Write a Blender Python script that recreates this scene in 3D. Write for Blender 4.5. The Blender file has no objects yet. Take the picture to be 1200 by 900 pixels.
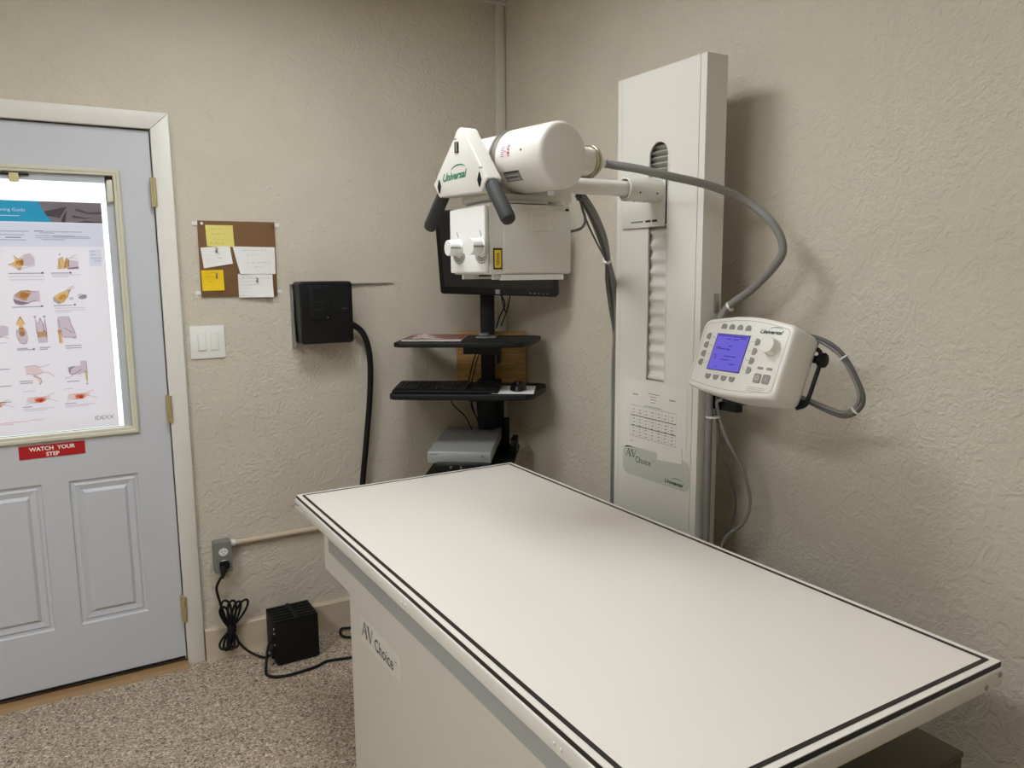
import bpy, bmesh, math, random
from mathutils import Vector, Matrix
random.seed(7)
S = bpy.context.scene
COL = S.collection
R = math.radians

# ---------------------------------------------------------------- camera, world, exposure
def make_camera():
    yaw, pit, roll = R(30.59), R(8.28), R(-0.448)
    fwd = Vector((math.sin(yaw)*math.cos(pit), math.cos(yaw)*math.cos(pit), -math.sin(pit)))
    r = fwd.cross(Vector((0, 0, 1))).normalized()
    u = r.cross(fwd)
    c, s = math.cos(roll), math.sin(roll)
    r2, u2 = c*r + s*u, -s*r + c*u
    m = Matrix((r2, u2, -fwd)).transposed().to_4x4()
    m.translation = Vector((0, 0, 1.54))
    cd = bpy.data.cameras.new('camera')
    cd.sensor_fit = 'HORIZONTAL'; cd.sensor_width = 36.0; cd.lens = 36.0*908/1200
    cd.clip_start = 0.02
    o = bpy.data.objects.new('camera', cd); COL.objects.link(o)
    o.matrix_world = m
    S.camera = o
make_camera()
w = bpy.data.worlds.new('sky'); S.world = w; w.use_nodes = True
w.node_tree.nodes['Background'].inputs[0].default_value = (0.75, 0.85, 1.0, 1)
w.node_tree.nodes['Background'].inputs[1].default_value = 1.0
S.view_settings.view_transform = 'Standard'
S.view_settings.look = 'None'
S.view_settings.gamma = 1.0
S.view_settings.use_curve_mapping = False
S.view_settings.exposure = 0.07
LAMP_TABLE = 20.0     # ceiling panel over the far end of the table
LAMP_LEFT = 23.5      # long ceiling panel at the left of the room
LAMP_FILL = 5.0       # unseen fill panel, added to brighten the right wall
LAMP_TINT = (0.97, 1.0, 1.04)

# ---------------------------------------------------------------- materials
def lin(c):
    c = c/255.0
    return c/12.92 if c <= 0.04045 else ((c+0.055)/1.055)**2.4
def rgb(r, g, b): return (lin(r), lin(g), lin(b), 1.0)
MATS = {}
def mat(name, col, rough=0.5, metal=0.0, spec=0.5, noise=None):
    if name in MATS: return MATS[name]
    m = bpy.data.materials.new(name); m.use_nodes = True
    nt = m.node_tree; b = nt.nodes['Principled BSDF']
    b.inputs['Base Color'].default_value = col
    b.inputs['Roughness'].default_value = rough
    b.inputs['Metallic'].default_value = metal
    b.inputs['Specular IOR Level'].default_value = spec
    if noise:
        sc, amt = noise
        tc = nt.nodes.new('ShaderNodeTexCoord')
        nz = nt.nodes.new('ShaderNodeTexNoise'); nz.inputs['Scale'].default_value = sc; nz.inputs['Detail'].default_value = 4
        nt.links.new(tc.outputs['Object'], nz.inputs['Vector'])
        mx = nt.nodes.new('ShaderNodeMix'); mx.data_type = 'RGBA'
        mx.inputs['A'].default_value = tuple(c*(1-amt) for c in col[:3])+(1,)
        mx.inputs['B'].default_value = tuple(min(1, c*(1+amt)) for c in col[:3])+(1,)
        nt.links.new(nz.outputs['Fac'], mx.inputs['Factor'])
        nt.links.new(mx.outputs['Result'], b.inputs['Base Color'])
    MATS[name] = m
    return m
def emis(name, col, st):
    m = bpy.data.materials.new(name); m.use_nodes = True
    nt = m.node_tree; nt.nodes.clear()
    e = nt.nodes.new('ShaderNodeEmission'); e.inputs[0].default_value = tuple(col[:3])+(1,); e.inputs[1].default_value = st
    o = nt.nodes.new('ShaderNodeOutputMaterial'); nt.links.new(e.outputs[0], o.inputs[0])
    MATS[name] = m
    return m
def ink(name, col):                                  # translucent printing ink: tints the sheet behind it
    if name in MATS: return MATS[name]
    m = bpy.data.materials.new(name); m.use_nodes = True
    nt = m.node_tree; nt.nodes.clear()
    e = nt.nodes.new('ShaderNodeBsdfTransparent'); e.inputs[0].default_value = col
    o = nt.nodes.new('ShaderNodeOutputMaterial'); nt.links.new(e.outputs[0], o.inputs[0])
    MATS[name] = m
    return m
def paper_backlit(name, col, tr):
    m = bpy.data.materials.new(name); m.use_nodes = True
    nt = m.node_tree; nt.nodes.clear()
    d = nt.nodes.new('ShaderNodeBsdfDiffuse'); d.inputs[0].default_value = col
    t = nt.nodes.new('ShaderNodeBsdfTranslucent'); t.inputs[0].default_value = col
    x = nt.nodes.new('ShaderNodeMixShader'); x.inputs[0].default_value = tr
    o = nt.nodes.new('ShaderNodeOutputMaterial')
    nt.links.new(d.outputs[0], x.inputs[1]); nt.links.new(t.outputs[0], x.inputs[2]); nt.links.new(x.outputs[0], o.inputs[0])
    MATS[name] = m
    return m
def wall_mat(name, col, dark, bump=1.0):
    m = bpy.data.materials.new(name); m.use_nodes = True
    nt = m.node_tree; b = nt.nodes['Principled BSDF']; N = nt.nodes.new; L = nt.links.new
    b.inputs['Roughness'].default_value = 0.75; b.inputs['Specular IOR Level'].default_value = 0.25
    tc = N('ShaderNodeTexCoord')
    big = N('ShaderNodeTexNoise'); big.inputs['Scale'].default_value = 2.3; big.inputs['Detail'].default_value = 3; big.inputs['Distortion'].default_value = 0.8
    mid = N('ShaderNodeTexNoise'); mid.inputs['Scale'].default_value = 17; mid.inputs['Detail'].default_value = 5; mid.inputs['Distortion'].default_value = 1.6
    fin = N('ShaderNodeTexNoise'); fin.inputs['Scale'].default_value = 85; fin.inputs['Detail'].default_value = 4; fin.inputs['Distortion'].default_value = 0.6
    for n in (big, mid, fin): L(tc.outputs['Object'], n.inputs['Vector'])
    # colour: faint cloudy drift plus a few scuffs
    cr = N('ShaderNodeValToRGB'); cr.color_ramp.elements[0].position = 0.3; cr.color_ramp.elements[1].position = 0.62
    cr.color_ramp.elements[0].color = dark; cr.color_ramp.elements[1].color = col
    L(big.outputs['Fac'], cr.inputs['Fac'])
    sc = N('ShaderNodeTexNoise'); sc.inputs['Scale'].default_value = 9; sc.inputs['Detail'].default_value = 6; sc.inputs['Distortion'].default_value = 2.5
    L(tc.outputs['Object'], sc.inputs['Vector'])
    sr = N('ShaderNodeValToRGB'); sr.color_ramp.elements[0].position = 0.69; sr.color_ramp.elements[1].position = 0.75
    sr.color_ramp.elements[0].color = (0, 0, 0, 1); sr.color_ramp.elements[1].color = (0.22, 0.22, 0.22, 1)
    L(sc.outputs['Fac'], sr.inputs['Fac'])
    mx = N('ShaderNodeMix'); mx.data_type = 'RGBA'; L(sr.outputs['Color'], mx.inputs['Factor']); L(cr.outputs['Color'], mx.inputs['A'])
    mx.inputs['B'].default_value = rgb(150, 142, 128)
    L(mx.outputs['Result'], b.inputs['Base Color'])
    # relief: trowelled ridges in patches over a fine sand texture
    rid = N('ShaderNodeValToRGB'); rid.color_ramp.elements[0].position = 0.44; rid.color_ramp.elements[1].position = 0.56
    L(mid.outputs['Fac'], rid.inputs['Fac'])
    msk = N('ShaderNodeValToRGB'); msk.color_ramp.elements[0].position = 0.42; msk.color_ramp.elements[1].position = 0.60
    L(big.outputs['Fac'], msk.inputs['Fac'])
    m1 = N('ShaderNodeMath'); m1.operation = 'MULTIPLY'; L(fin.outputs['Fac'], m1.inputs[0]); m1.inputs[1].default_value = 1.0
    m3 = N('ShaderNodeMath'); m3.operation = 'MULTIPLY'; L(msk.outputs['Color'], m3.inputs[0]); m3.inputs[1].default_value = 0.7
    m4 = N('ShaderNodeMath'); m4.operation = 'ADD'; L(m3.outputs[0], m4.inputs[0]); m4.inputs[1].default_value = 0.3
    m5 = N('ShaderNodeMath'); m5.operation = 'MULTIPLY'; L(m1.outputs[0], m5.inputs[0]); L(m4.outputs[0], m5.inputs[1])
    m6 = N('ShaderNodeMath'); m6.operation = 'MULTIPLY'; L(rid.outputs['Color'], m6.inputs[0]); m6.inputs[1].default_value = 0.20
    m7 = N('ShaderNodeMath'); m7.operation = 'ADD'; L(m5.outputs[0], m7.inputs[0]); L(m6.outputs[0], m7.inputs[1])
    bp = N('ShaderNodeBump'); bp.inputs['Strength'].default_value = 0.8*bump; bp.inputs['Distance'].default_value = 0.008
    L(m7.outputs[0], bp.inputs['Height']); L(bp.outputs[0], b.inputs['Normal'])
    MATS[name] = m
    return m
def floor_mat():
    m = bpy.data.materials.new('flake_floor'); m.use_nodes = True
    nt = m.node_tree; b = nt.nodes['Principled BSDF']; N = nt.nodes.new; L = nt.links.new
    b.inputs['Roughness'].default_value = 0.45
    tc = N('ShaderNodeTexCoord')
    v = N('ShaderNodeTexVoronoi'); v.inputs['Scale'].default_value = 185; v.inputs['Randomness'].default_value = 1
    L(tc.outputs['Object'], v.inputs['Vector'])
    sp = N('ShaderNodeSeparateColor'); L(v.outputs['Color'], sp.inputs[0])
    cr = N('ShaderNodeValToRGB'); e = cr.color_ramp; e.interpolation = 'CONSTANT'
    stops = [(0.0, rgb(76, 66, 56)), (0.08, rgb(132, 116, 97)), (0.30, rgb(160, 143, 122)), (0.58, rgb(178, 162, 140)), (0.82, rgb(198, 183, 162)), (0.95, rgb(216, 206, 190))]
    e.elements[0].position = 0; e.elements[0].color = stops[0][1]
    e.elements[1].position = stops[1][0]; e.elements[1].color = stops[1][1]
    for p, c in stops[2:]:
        q = e.elements.new(p); q.color = c
    L(sp.outputs[0], cr.inputs['Fac']); L(cr.outputs['Color'], b.inputs['Base Color'])
    bp = N('ShaderNodeBump'); bp.inputs['Strength'].default_value = 0.25; bp.inputs['Distance'].default_value = 0.002
    L(v.outputs['Distance'], bp.inputs['Height']); L(bp.outputs[0], b.inputs['Normal'])
    MATS['flake_floor'] = m
    return m
def wood_mat(name, c1, c2):
    m = bpy.data.materials.new(name); m.use_nodes = True
    nt = m.node_tree; b = nt.nodes['Principled BSDF']; N = nt.nodes.new; L = nt.links.new
    b.inputs['Roughness'].default_value = 0.5
    tc = N('ShaderNodeTexCoord'); mp = N('ShaderNodeMapping'); mp.inputs['Scale'].default_value = (3, 3, 40)
    L(tc.outputs['Object'], mp.inputs[0])
    n = N('ShaderNodeTexNoise'); n.inputs['Scale'].default_value = 3; n.inputs['Detail'].default_value = 5; n.inputs['Distortion'].default_value = 0.5
    L(mp.outputs[0], n.inputs['Vector'])
    cr = N('ShaderNodeValToRGB'); cr.color_ramp.elements[0].position = 0.35; cr.color_ramp.elements[1].position = 0.65
    cr.color_ramp.elements[0].color = c1; cr.color_ramp.elements[1].color = c2
    L(n.outputs['Fac'], cr.inputs['Fac']); L(cr.outputs['Color'], b.inputs['Base Color'])
    MATS[name] = m
    return m

M_WALL = wall_mat('stucco_wall', rgb(206, 198, 181), rgb(198, 189, 172))
M_CEIL = mat('ceiling_white', rgb(214, 210, 200), 0.8)
M_FLOOR = floor_mat()
M_TRIM = mat('trim_paint', rgb(222, 219, 210), 0.4, noise=(20, 0.03))
M_TAUPE = mat('taupe_trim', rgb(208, 205, 195), 0.5)
M_BASE = mat('tan_base', rgb(196, 180, 156), 0.55, noise=(9, 0.07))
M_DOOR = mat('door_grey', rgb(196, 198, 203), 0.42, noise=(6, 0.02))
M_ALMOND = mat('almond_plastic', rgb(206, 202, 182), 0.45)
M_BRASS = mat('aged_brass', rgb(196, 180, 136), 0.4, 0.6)
M_SILL = mat('brown_threshold', rgb(150, 118, 80), 0.6, noise=(30, 0.12))
M_IVORY = mat('ivory_enamel', rgb(224, 221, 212), 0.32)
M_COL = mat('column_enamel', rgb(214, 211, 201), 0.34)
M_IVORY2 = mat('ivory_casting', rgb(211, 208, 198), 0.38, noise=(14, 0.02))
M_TOP = mat('tabletop_laminate', rgb(233, 227, 217), 0.38)
M_BLACK = mat('black_gloss', rgb(9, 9, 10), 0.38, spec=0.35)
M_BLACKM = mat('black_matte', rgb(12, 12, 13), 0.6, spec=0.3)
M_SATIN = mat('black_powder', rgb(13, 13, 14), 0.5, spec=0.3)
M_GRIP = mat('grip_rubber', rgb(50, 49, 48), 0.7, noise=(200, 0.15))
M_GREYC = mat('grey_cable', rgb(128, 126, 122), 0.55)
M_DGREYC = mat('dark_grey_cable', rgb(84, 82, 79), 0.5)
M_STEEL = mat('steel', rgb(176, 174, 168), 0.32, 0.9)
M_GOLD = mat('brass_ring', rgb(188, 180, 158), 0.25, 0.9)
M_PEDESTAL = mat('pedestal_enamel', rgb(208, 204, 194), 0.4)
M_DECAL = mat('decal_grey', rgb(184, 186, 175), 0.4)
M_CHART = mat('chart_paper', rgb(218, 216, 208), 0.8)
M_WHITE = mat('white_plastic', rgb(229, 228, 224), 0.35)
M_PAPER = mat('white_paper', rgb(232, 231, 228), 0.8)
M_GREEN = mat('logo_green', rgb(22, 122, 88), 0.5)
M_DGREEN = mat('logo_dark_green', rgb(20, 58, 48), 0.5)
M_PRINT = mat('print_black', rgb(34, 34, 36), 0.6)
M_PRINTG = mat('print_grey', rgb(128, 128, 126), 0.6)
M_RED = mat('sign_red', rgb(176, 22, 30), 0.4)
M_YEL = mat('label_yellow', rgb(232, 200, 40), 0.5)
M_STICKY = mat('sticky_pale_yellow', rgb(226, 214, 120), 0.8)
M_STICKY2 = mat('sticky_bright_yellow', rgb(236, 198, 22), 0.8)
M_CORK = mat('brown_cork', rgb(118, 86, 54), 0.85, noise=(160, 0.18))
M_SILVER = mat('silver_case', rgb(168, 169, 168), 0.4, 0.35)
M_GALV = mat('galvanised_grey', rgb(134, 134, 130), 0.5, 0.3)
M_BTN = mat('button_grey', rgb(140, 138, 133), 0.5)
M_OLIVE = mat('olive_case', rgb(74, 70, 48), 0.5)
M_BELLOWS = mat('bellows_grey', rgb(214, 212, 204), 0.5)
M_PLY = wood_mat('plywood', rgb(150, 112, 58), rgb(192, 150, 88))
M_SCREEN = mat('monitor_glass', rgb(26, 27, 28), 0.18)
M_LCD = emis('console_lcd', rgb(116, 104, 214)[:3], 0.85)
M_LCDTX = emis('console_lcd_text', rgb(70, 58, 158)[:3], 0.7)

# ---------------------------------------------------------------- mesh helpers
def V(*a): return Vector(a)
class Frame:                                        # plane frame: u to the right, v up, n out of the surface
    def __init__(s, o, u, v):
        s.o, s.u, s.v = Vector(o), Vector(u).normalized(), Vector(v).normalized()
        s.n = s.u.cross(s.v).normalized()
    def __call__(s, a, b, c=0.0): return s.o + s.u*a + s.v*b + s.n*c
class MB:
    def __init__(s): s.v, s.f, s.m, s.mats = [], [], [], []
    def mi(s, m):
        if m not in s.mats: s.mats.append(m)
        return s.mats.index(m)
    def add(s, vs, fs, m):
        o = len(s.v); k = s.mi(m)
        s.v += [Vector(p) for p in vs]
        for f in fs: s.f.append(tuple(i+o for i in f)); s.m.append(k)
        return s
    def box(s, x0, x1, y0, y1, z0, z1, m):
        vs = [(x, y, z) for x in (x0, x1) for y in (y0, y1) for z in (z0, z1)]
        return s.add(vs, [(0,1,3,2),(4,6,7,5),(0,4,5,1),(2,3,7,6),(0,2,6,4),(1,5,7,3)], m)
    def prism(s, F, pts, c0, c1, m):
        n = len(pts)
        vs = [F(a, b, c0) for a, b in pts]+[F(a, b, c1) for a, b in pts]
        fs = [tuple(range(n-1, -1, -1)), tuple(range(n, 2*n))]+[(i, (i+1) % n, n+(i+1) % n, n+i) for i in range(n)]
        return s.add(vs, fs, m)
    def fbox(s, F, a0, a1, b0, b1, c0, c1, m): return s.prism(F, [(a0, b0), (a1, b0), (a1, b1), (a0, b1)], c0, c1, m)
    def flat(s, F, pts, c, m): return s.add([F(a, b, c) for a, b in pts], [tuple(range(len(pts)))], m)
    def lathe(s, o, d, prof, m, seg=32):            # prof: (radius, distance along d)
        o, d = Vector(o), Vector(d).normalized()
        t = Vector((0, 0, 1)) if abs(d.z) < 0.9 else Vector((1, 0, 0))
        e1 = d.cross(t).normalized(); e2 = d.cross(e1)
        vs, fs = [], []
        for r, k in prof:
            for i in range(seg):
                a = 2*math.pi*i/seg
                vs.append(o+d*k+(e1*math.cos(a)+e2*math.sin(a))*max(r, 1e-5))
        for j in range(len(prof)-1):
            for i in range(seg):
                a, b = j*seg+i, j*seg+(i+1) % seg
                fs.append((a, b, b+seg, a+seg))
        fs.append(tuple(range(seg-1, -1, -1))); fs.append(tuple(range((len(prof)-1)*seg, len(prof)*seg)))
        return s.add(vs, fs, m)
    def cyl(s, p0, p1, r, m, seg=24, r1=None, rnd=0.0):
        p0, p1 = Vector(p0), Vector(p1); d = p1-p0; l = d.length; r1 = r if r1 is None else r1
        if rnd: prof = [(r-rnd, 0), (r-rnd*0.3, rnd*0.3), (r, rnd), (r1, l-rnd), (r1-rnd*0.3, l-rnd*0.3), (r1-rnd, l)]
        else: prof = [(r, 0), (r1, l)]
        return s.lathe(p0, d, prof, m, seg)
    def tube(s, pts, r, m, seg=10, sub=6):
        P = smooth(pts, sub)
        vs, fs, prev = [], [], None
        for i, p in enumerate(P):
            d = (P[min(i+1, len(P)-1)]-P[max(i-1, 0)]).normalized()
            if prev is None:
                t = Vector((0, 0, 1)) if abs(d.z) < 0.9 else Vector((1, 0, 0))
                e1 = d.cross(t).normalized()
            else: e1 = (prev-d*prev.dot(d)).normalized()
            prev = e1; e2 = d.cross(e1)
            for k in range(seg):
                a = 2*math.pi*k/seg
                vs.append(p+(e1*math.cos(a)+e2*math.sin(a))*r)
        for j in range(len(P)-1):
            for i in range(seg):
                a, b = j*seg+i, j*seg+(i+1) % seg
                fs.append((a, b, b+seg, a+seg))
        fs.append(tuple(range(seg-1, -1, -1))); fs.append(tuple(range((len(P)-1)*seg, len(P)*seg)))
        return s.add(vs, fs, m)
    def text(s, F, body, a, b, size, m, c=0.0006, align='LEFT', shear=0.0, bold=0.0, sx=1.0):
        vs, fs = glyphs(body, align, shear, bold)
        return s.add([F(a+x*size*sx, b+y*size, c) for x, y in vs], fs, m)
    def stroke(s, F, pts, w, m, c=0.0005):
        for (x0, y0), (x1, y1) in zip(pts[:-1], pts[1:]):
            dx, dy = x1-x0, y1-y0; l = math.hypot(dx, dy) or 1
            nx, ny = -dy/l*w/2, dx/l*w/2
            s.flat(F, [(x0+nx, y0+ny), (x0-nx, y0-ny), (x1-nx, y1-ny), (x1+nx, y1+ny)], c, m)
        return s
    def build(s, name, parent=None, world=True, bevel=0.0, segs=2, origin=True, smooth_angle=35):
        me = bpy.data.meshes.new(name)
        vs = s.v
        off = Vector((0, 0, 0)); loc = None
        if parent is not None and world:
            inv = root_matrix(parent).inverted(); vs = [inv @ p for p in vs]
        elif parent is None and origin:
            xs, ys, zs = [p.x for p in vs], [p.y for p in vs], [p.z for p in vs]
            loc = Vector(((min(xs)+max(xs))/2, (min(ys)+max(ys))/2, min(zs))); vs = [p-loc for p in vs]
        me.from_pydata([tuple(p) for p in vs], [], s.f)
        for m in s.mats: me.materials.append(m)
        me.polygons.foreach_set('material_index', s.m)
        bm = bmesh.new(); bm.from_mesh(me)
        bmesh.ops.recalc_face_normals(bm, faces=bm.faces)
        if bevel:
            es = [e for e in bm.edges if len(e.link_faces) == 2 and e.calc_face_angle(0) > R(30)]
            bmesh.ops.bevel(bm, geom=es, offset=bevel, segments=segs, affect='EDGES', profile=0.5, clamp_overlap=True)
        bm.to_mesh(me); bm.free()
        me.polygons.foreach_set('use_smooth', [True]*len(me.polygons))
        me.set_sharp_from_angle(angle=R(smooth_angle))
        me.update()
        o = bpy.data.objects.new(name, me); COL.objects.link(o)
        if loc is not None: o.location = loc
        if parent is not None: o.parent = parent
        return o
def smooth(pts, sub):
    P = [Vector(p) for p in pts]; out = []
    if len(P) < 3 or sub <= 1: return P
    for i in range(len(P)-1):
        a, b, c, d = P[max(i-1, 0)], P[i], P[i+1], P[min(i+2, len(P)-1)]
        for k in range(sub):
            t = k/sub
            out.append(0.5*((2*b)+(c-a)*t+(2*a-5*b+4*c-d)*t*t+(3*b-a-3*c+d)*t**3))
    return out+[P[-1]]
GL = {}
def glyphs(body, align, shear, bold):
    key = (body, align, shear, bold)
    if key not in GL:
        cu = bpy.data.curves.new('lettering', 'FONT'); cu.body = body; cu.size = 1.0; cu.align_x = align; cu.shear = shear; cu.offset = bold
        cu.resolution_u = 3
        ob = bpy.data.objects.new('lettering', cu); COL.objects.link(ob)
        dg = bpy.context.evaluated_depsgraph_get()
        me = bpy.data.meshes.new_from_object(ob.evaluated_get(dg))
        GL[key] = ([(v.co.x, v.co.y) for v in me.vertices], [tuple(p.vertices) for p in me.polygons])
        bpy.data.objects.remove(ob); bpy.data.meshes.remove(me); bpy.data.curves.remove(cu)
    return GL[key]
def root_matrix(o):
    m = Matrix.LocRotScale(o.location, o.rotation_euler, None)
    return root_matrix(o.parent) @ m if o.parent else m
def tag(o, label, cat, group=None):
    o['label'] = label; o['category'] = cat
    if group: o['group'] = group
    return o
def thing(name, label, cat, loc, rotz=0.0, group=None):
    o = bpy.data.objects.new(name, None); COL.objects.link(o)
    o.location = loc; o.rotation_euler = (0, 0, rotz); o.empty_display_size = 0.05
    return tag(o, label, cat, group)
def struct(o): o['kind'] = 'structure'; return o
def stuff(o): o['kind'] = 'stuff'; return o
def rrect(a0, a1, b0, b1, r, n=5):
    pts = []
    for cx, cy, s in ((a1-r, b1-r, 0), (a0+r, b1-r, 90), (a0+r, b0+r, 180), (a1-r, b0+r, 270)):
        for k in range(n+1):
            t = R(s+90*k/n); pts.append((cx+r*math.cos(t), cy+r*math.sin(t)))
    return pts
def circ(cx, cy, r, n=16, ry=None): return [(cx+r*math.cos(2*math.pi*k/n), cy+(ry or r)*math.sin(2*math.pi*k/n)) for k in range(n)]
def blob(cx, cy, rx, ry, seed, n=14, j=0.18, rot=0.0):
    rn = random.Random(seed); out = []
    for k in range(n):
        t = 2*math.pi*k/n; q = 1+rn.uniform(-j, j); x, y = rx*q*math.cos(t), ry*q*math.sin(t)
        out.append((cx+x*math.cos(rot)-y*math.sin(rot), cy+x*math.sin(rot)+y*math.cos(rot)))
    return out
def scribble(mb, F, a0, a1, b, h, m, seed, w=0.0007, c=0.0006):
    rn = random.Random(seed); a = a0
    while a < a1:
        l = rn.uniform(0.008, 0.02); pts = []
        x = a
        while x < min(a+l, a1):
            pts.append((x, b+rn.uniform(-h/2, h/2))); x += 0.0022
        if len(pts) > 1: mb.stroke(F, pts, w, m, c)
        a += l+0.005

# ---------------------------------------------------------------- the room
WY, WX, CZ = 3.163, 1.846, 2.722                     # back wall, right wall, ceiling
XL, YF = -1.9, -1.7
b = MB(); b.box(XL-.1, WX+.1, YF-.1, WY+.3, -0.1, 0, M_FLOOR); struct(b.build('floor', origin=False))
b = MB(); b.box(XL-.1, WX+.1, YF-.1, WY+.3, CZ, CZ+.1, M_CEIL); struct(b.build('ceiling', origin=False))
DX0, DX1, DZ1 = -0.575, 0.360, 2.060                 # door opening
b = MB()
b.box(DX1, WX+.1, WY, WY+.14, 0, CZ, M_WALL); b.box(XL-.1, DX0, WY, WY+.14, 0, CZ, M_WALL); b.box(DX0, DX1, WY, WY+.14, DZ1, CZ, M_WALL)
struct(b.build('wall_back', origin=False))
b = MB(); b.box(WX, WX+.1, YF-.1, WY, 0, CZ, M_WALL); struct(b.build('wall_right', origin=False))
b = MB(); b.box(XL-.1, XL, YF-.1, WY, 0, CZ, M_WALL); struct(b.build('wall_left', origin=False))
b = MB(); b.box(XL, WX, YF-.1, YF, 0, CZ, M_WALL); struct(b.build('wall_front', origin=False))
# baseboards
FB = Frame((0, WY, 0), (1, 0, 0), (0, 0, 1))          # on the back wall, facing the room
prof = [(0, 0), (0.034, 0), (0.030, 0.012), (0.027, 0.030), (0.026, 0.124), (0.020, 0.130), (0, 0.130)]
def baseboard(name, F, a0, a1):
    m = MB(); n = len(prof)
    vs = [F(a0, z, y) for y, z in prof]+[F(a1, z, y) for y, z in prof]
    m.add(vs, [tuple(range(n)), tuple(range(2*n-1, n-1, -1))]+[(i, (i+1) % n, n+(i+1) % n, n+i) for i in range(n)], M_BASE)
    return struct(m.build(name, origin=False))
baseboard('baseboard_back', FB, 0.424, WX)
FRW = Frame((WX, 0, 0), (0, -1, 0), (0, 0, 1))
baseboard('baseboard_right', FRW, -WY+0.034, 1.6)
# corner strip and ceiling edge
b = MB(); b.box(1.796, 1.842, WY-0.010, WY, 0.131, 2.708, M_TAUPE); struct(b.build('trim_1', bevel=0.002, origin=False))
b = MB(); b.box(XL, WX, WY-0.014, WY, 2.7095, CZ, M_TRIM); struct(b.build('trim_2', bevel=0.002, origin=False))
# door casing
b = MB()
b.prism(FB, [(DX1-.004, 0), (0.420, 0), (0.420, 2.116), (DX1-.004, DZ1-.004)], 0.0, 0.020, M_TRIM)
b.prism(FB, [(DX0+.004, 0), (DX0+.004, DZ1-.004), (DX0-.056, 2.116), (DX0-.056, 0)], 0.0, 0.020, M_TRIM)
b.prism(FB, [(DX0+.004, DZ1-.004), (DX1-.004, DZ1-.004), (0.420, 2.116), (DX0-.056, 2.116)], 0.0, 0.020, M_TRIM)
struct(b.build('trim_3', bevel=0.004, origin=False))
# jamb behind the slab (dark reveal) and the threshold
b = MB(); b.box(DX0, DX1, WY+.062, WY+.14, 0, DZ1, M_BLACKM); struct(b.build('trim_4', origin=False))
b = MB(); b.prism(Frame((0, 0, 0), (0, 1, 0), (0, 0, 1)), [(WY-.045, 0), (WY-.030, .012), (WY+.06, .016), (WY+.06, 0)], DX0+.005, DX1-.005, M_SILL)
struct(b.build('trim_5', origin=False))

# the door: slab with a real opening, moulded panels, window insert, hinges
door = bpy.data.objects.new('door_1', None); COL.objects.link(door); door.location = (-0.107, WY+.02, 0.02); struct(door)
SX0, SX1, SZ0, SZ1 = -0.567, 0.353, 0.022, 2.052
GX0, GX1, GZ0, GZ1 = -0.440, 0.226, 0.972, 1.892     # glazed opening in the slab
b = MB(); y0, y1 = WY+.003, WY+.045
b.box(SX0, SX1, y0, y1, GZ1, SZ1, M_DOOR); b.box(SX0, GX0, y0, y1, GZ0, GZ1, M_DOOR); b.box(GX1, SX1, y0, y1, GZ0, GZ1, M_DOOR)
panels = [(0.003, 0.232, 0.250, 0.800), (-0.446, -0.080, 0.250, 0.800)]
# lower slab with two sunk panel bays
xs = [SX0, panels[1][0], panels[1][1], panels[0][0], panels[0][1], SX1]
b.box(SX0, SX1, y0, y1, 0.800, GZ0, M_DOOR); b.box(SX0, SX1, y0, y1, SZ0, 0.250, M_DOOR)
for i in (0, 2, 4): b.box(xs[i], xs[i+1], y0, y1, 0.250, 0.800, M_DOOR)
b.build('slab', door)
FD = Frame((0, y0, 0), (1, 0, 0), (0, 0, 1))
for (a0, a1, c0, c1) in panels:
    m = MB(); rings = [(0.0, 0.0), (0.005, -0.007), (0.013, -0.008), (0.020, -0.004), (0.040, -0.009), (0.048, -0.002), (0.051, 0.0)]
    vs = []
    for ins, dep in rings: vs += [FD(a0+ins, c0+ins, dep), FD(a1-ins, c0+ins, dep), FD(a1-ins, c1-ins, dep), FD(a0+ins, c1-ins, dep)]
    fs = [(4*j+i, 4*j+(i+1) % 4, 4*j+4+(i+1) % 4, 4*j+4+i) for j in range(len(rings)-1) for i in range(4)]
    k = 4*(len(rings)-1); fs.append((k, k+1, k+2, k+3))
    m.add(vs, fs, M_DOOR); m.build('moulded_panel', door, smooth_angle=12)
# window insert frame: four mitred rails
OX0, OX1, OZ0, OZ1 = -0.463, 0.249, 0.951, 1.910; IX0, IX1, IZ0, IZ1 = -0.437, 0.223, 0.981, 1.886
rail = [(0.0, 0.0), (0.0, 0.006), (0.006, 0.013), (0.014, 0.013), (0.017, 0.010), (0.026, 0.009), (0.028, -0.012)]
fr = MB()
vs = []
for t, h in rail:
    k = t/0.028
    x0, x1, z0, z1 = OX0+(IX0-OX0)*k, OX1+(IX1-OX1)*k, OZ0+(IZ0-OZ0)*k, OZ1+(IZ1-OZ1)*k
    vs += [FD(x0, z0, h), FD(x1, z0, h), FD(x1, z1, h), FD(x0, z1, h)]
fr.add(vs, [(4*j+i, 4*j+(i+1) % 4, 4*j+4+(i+1) % 4, 4*j+4+i) for j in range(len(rail)-1) for i in range(4)], M_ALMOND)
wf = fr.build('window_frame', door)
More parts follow.
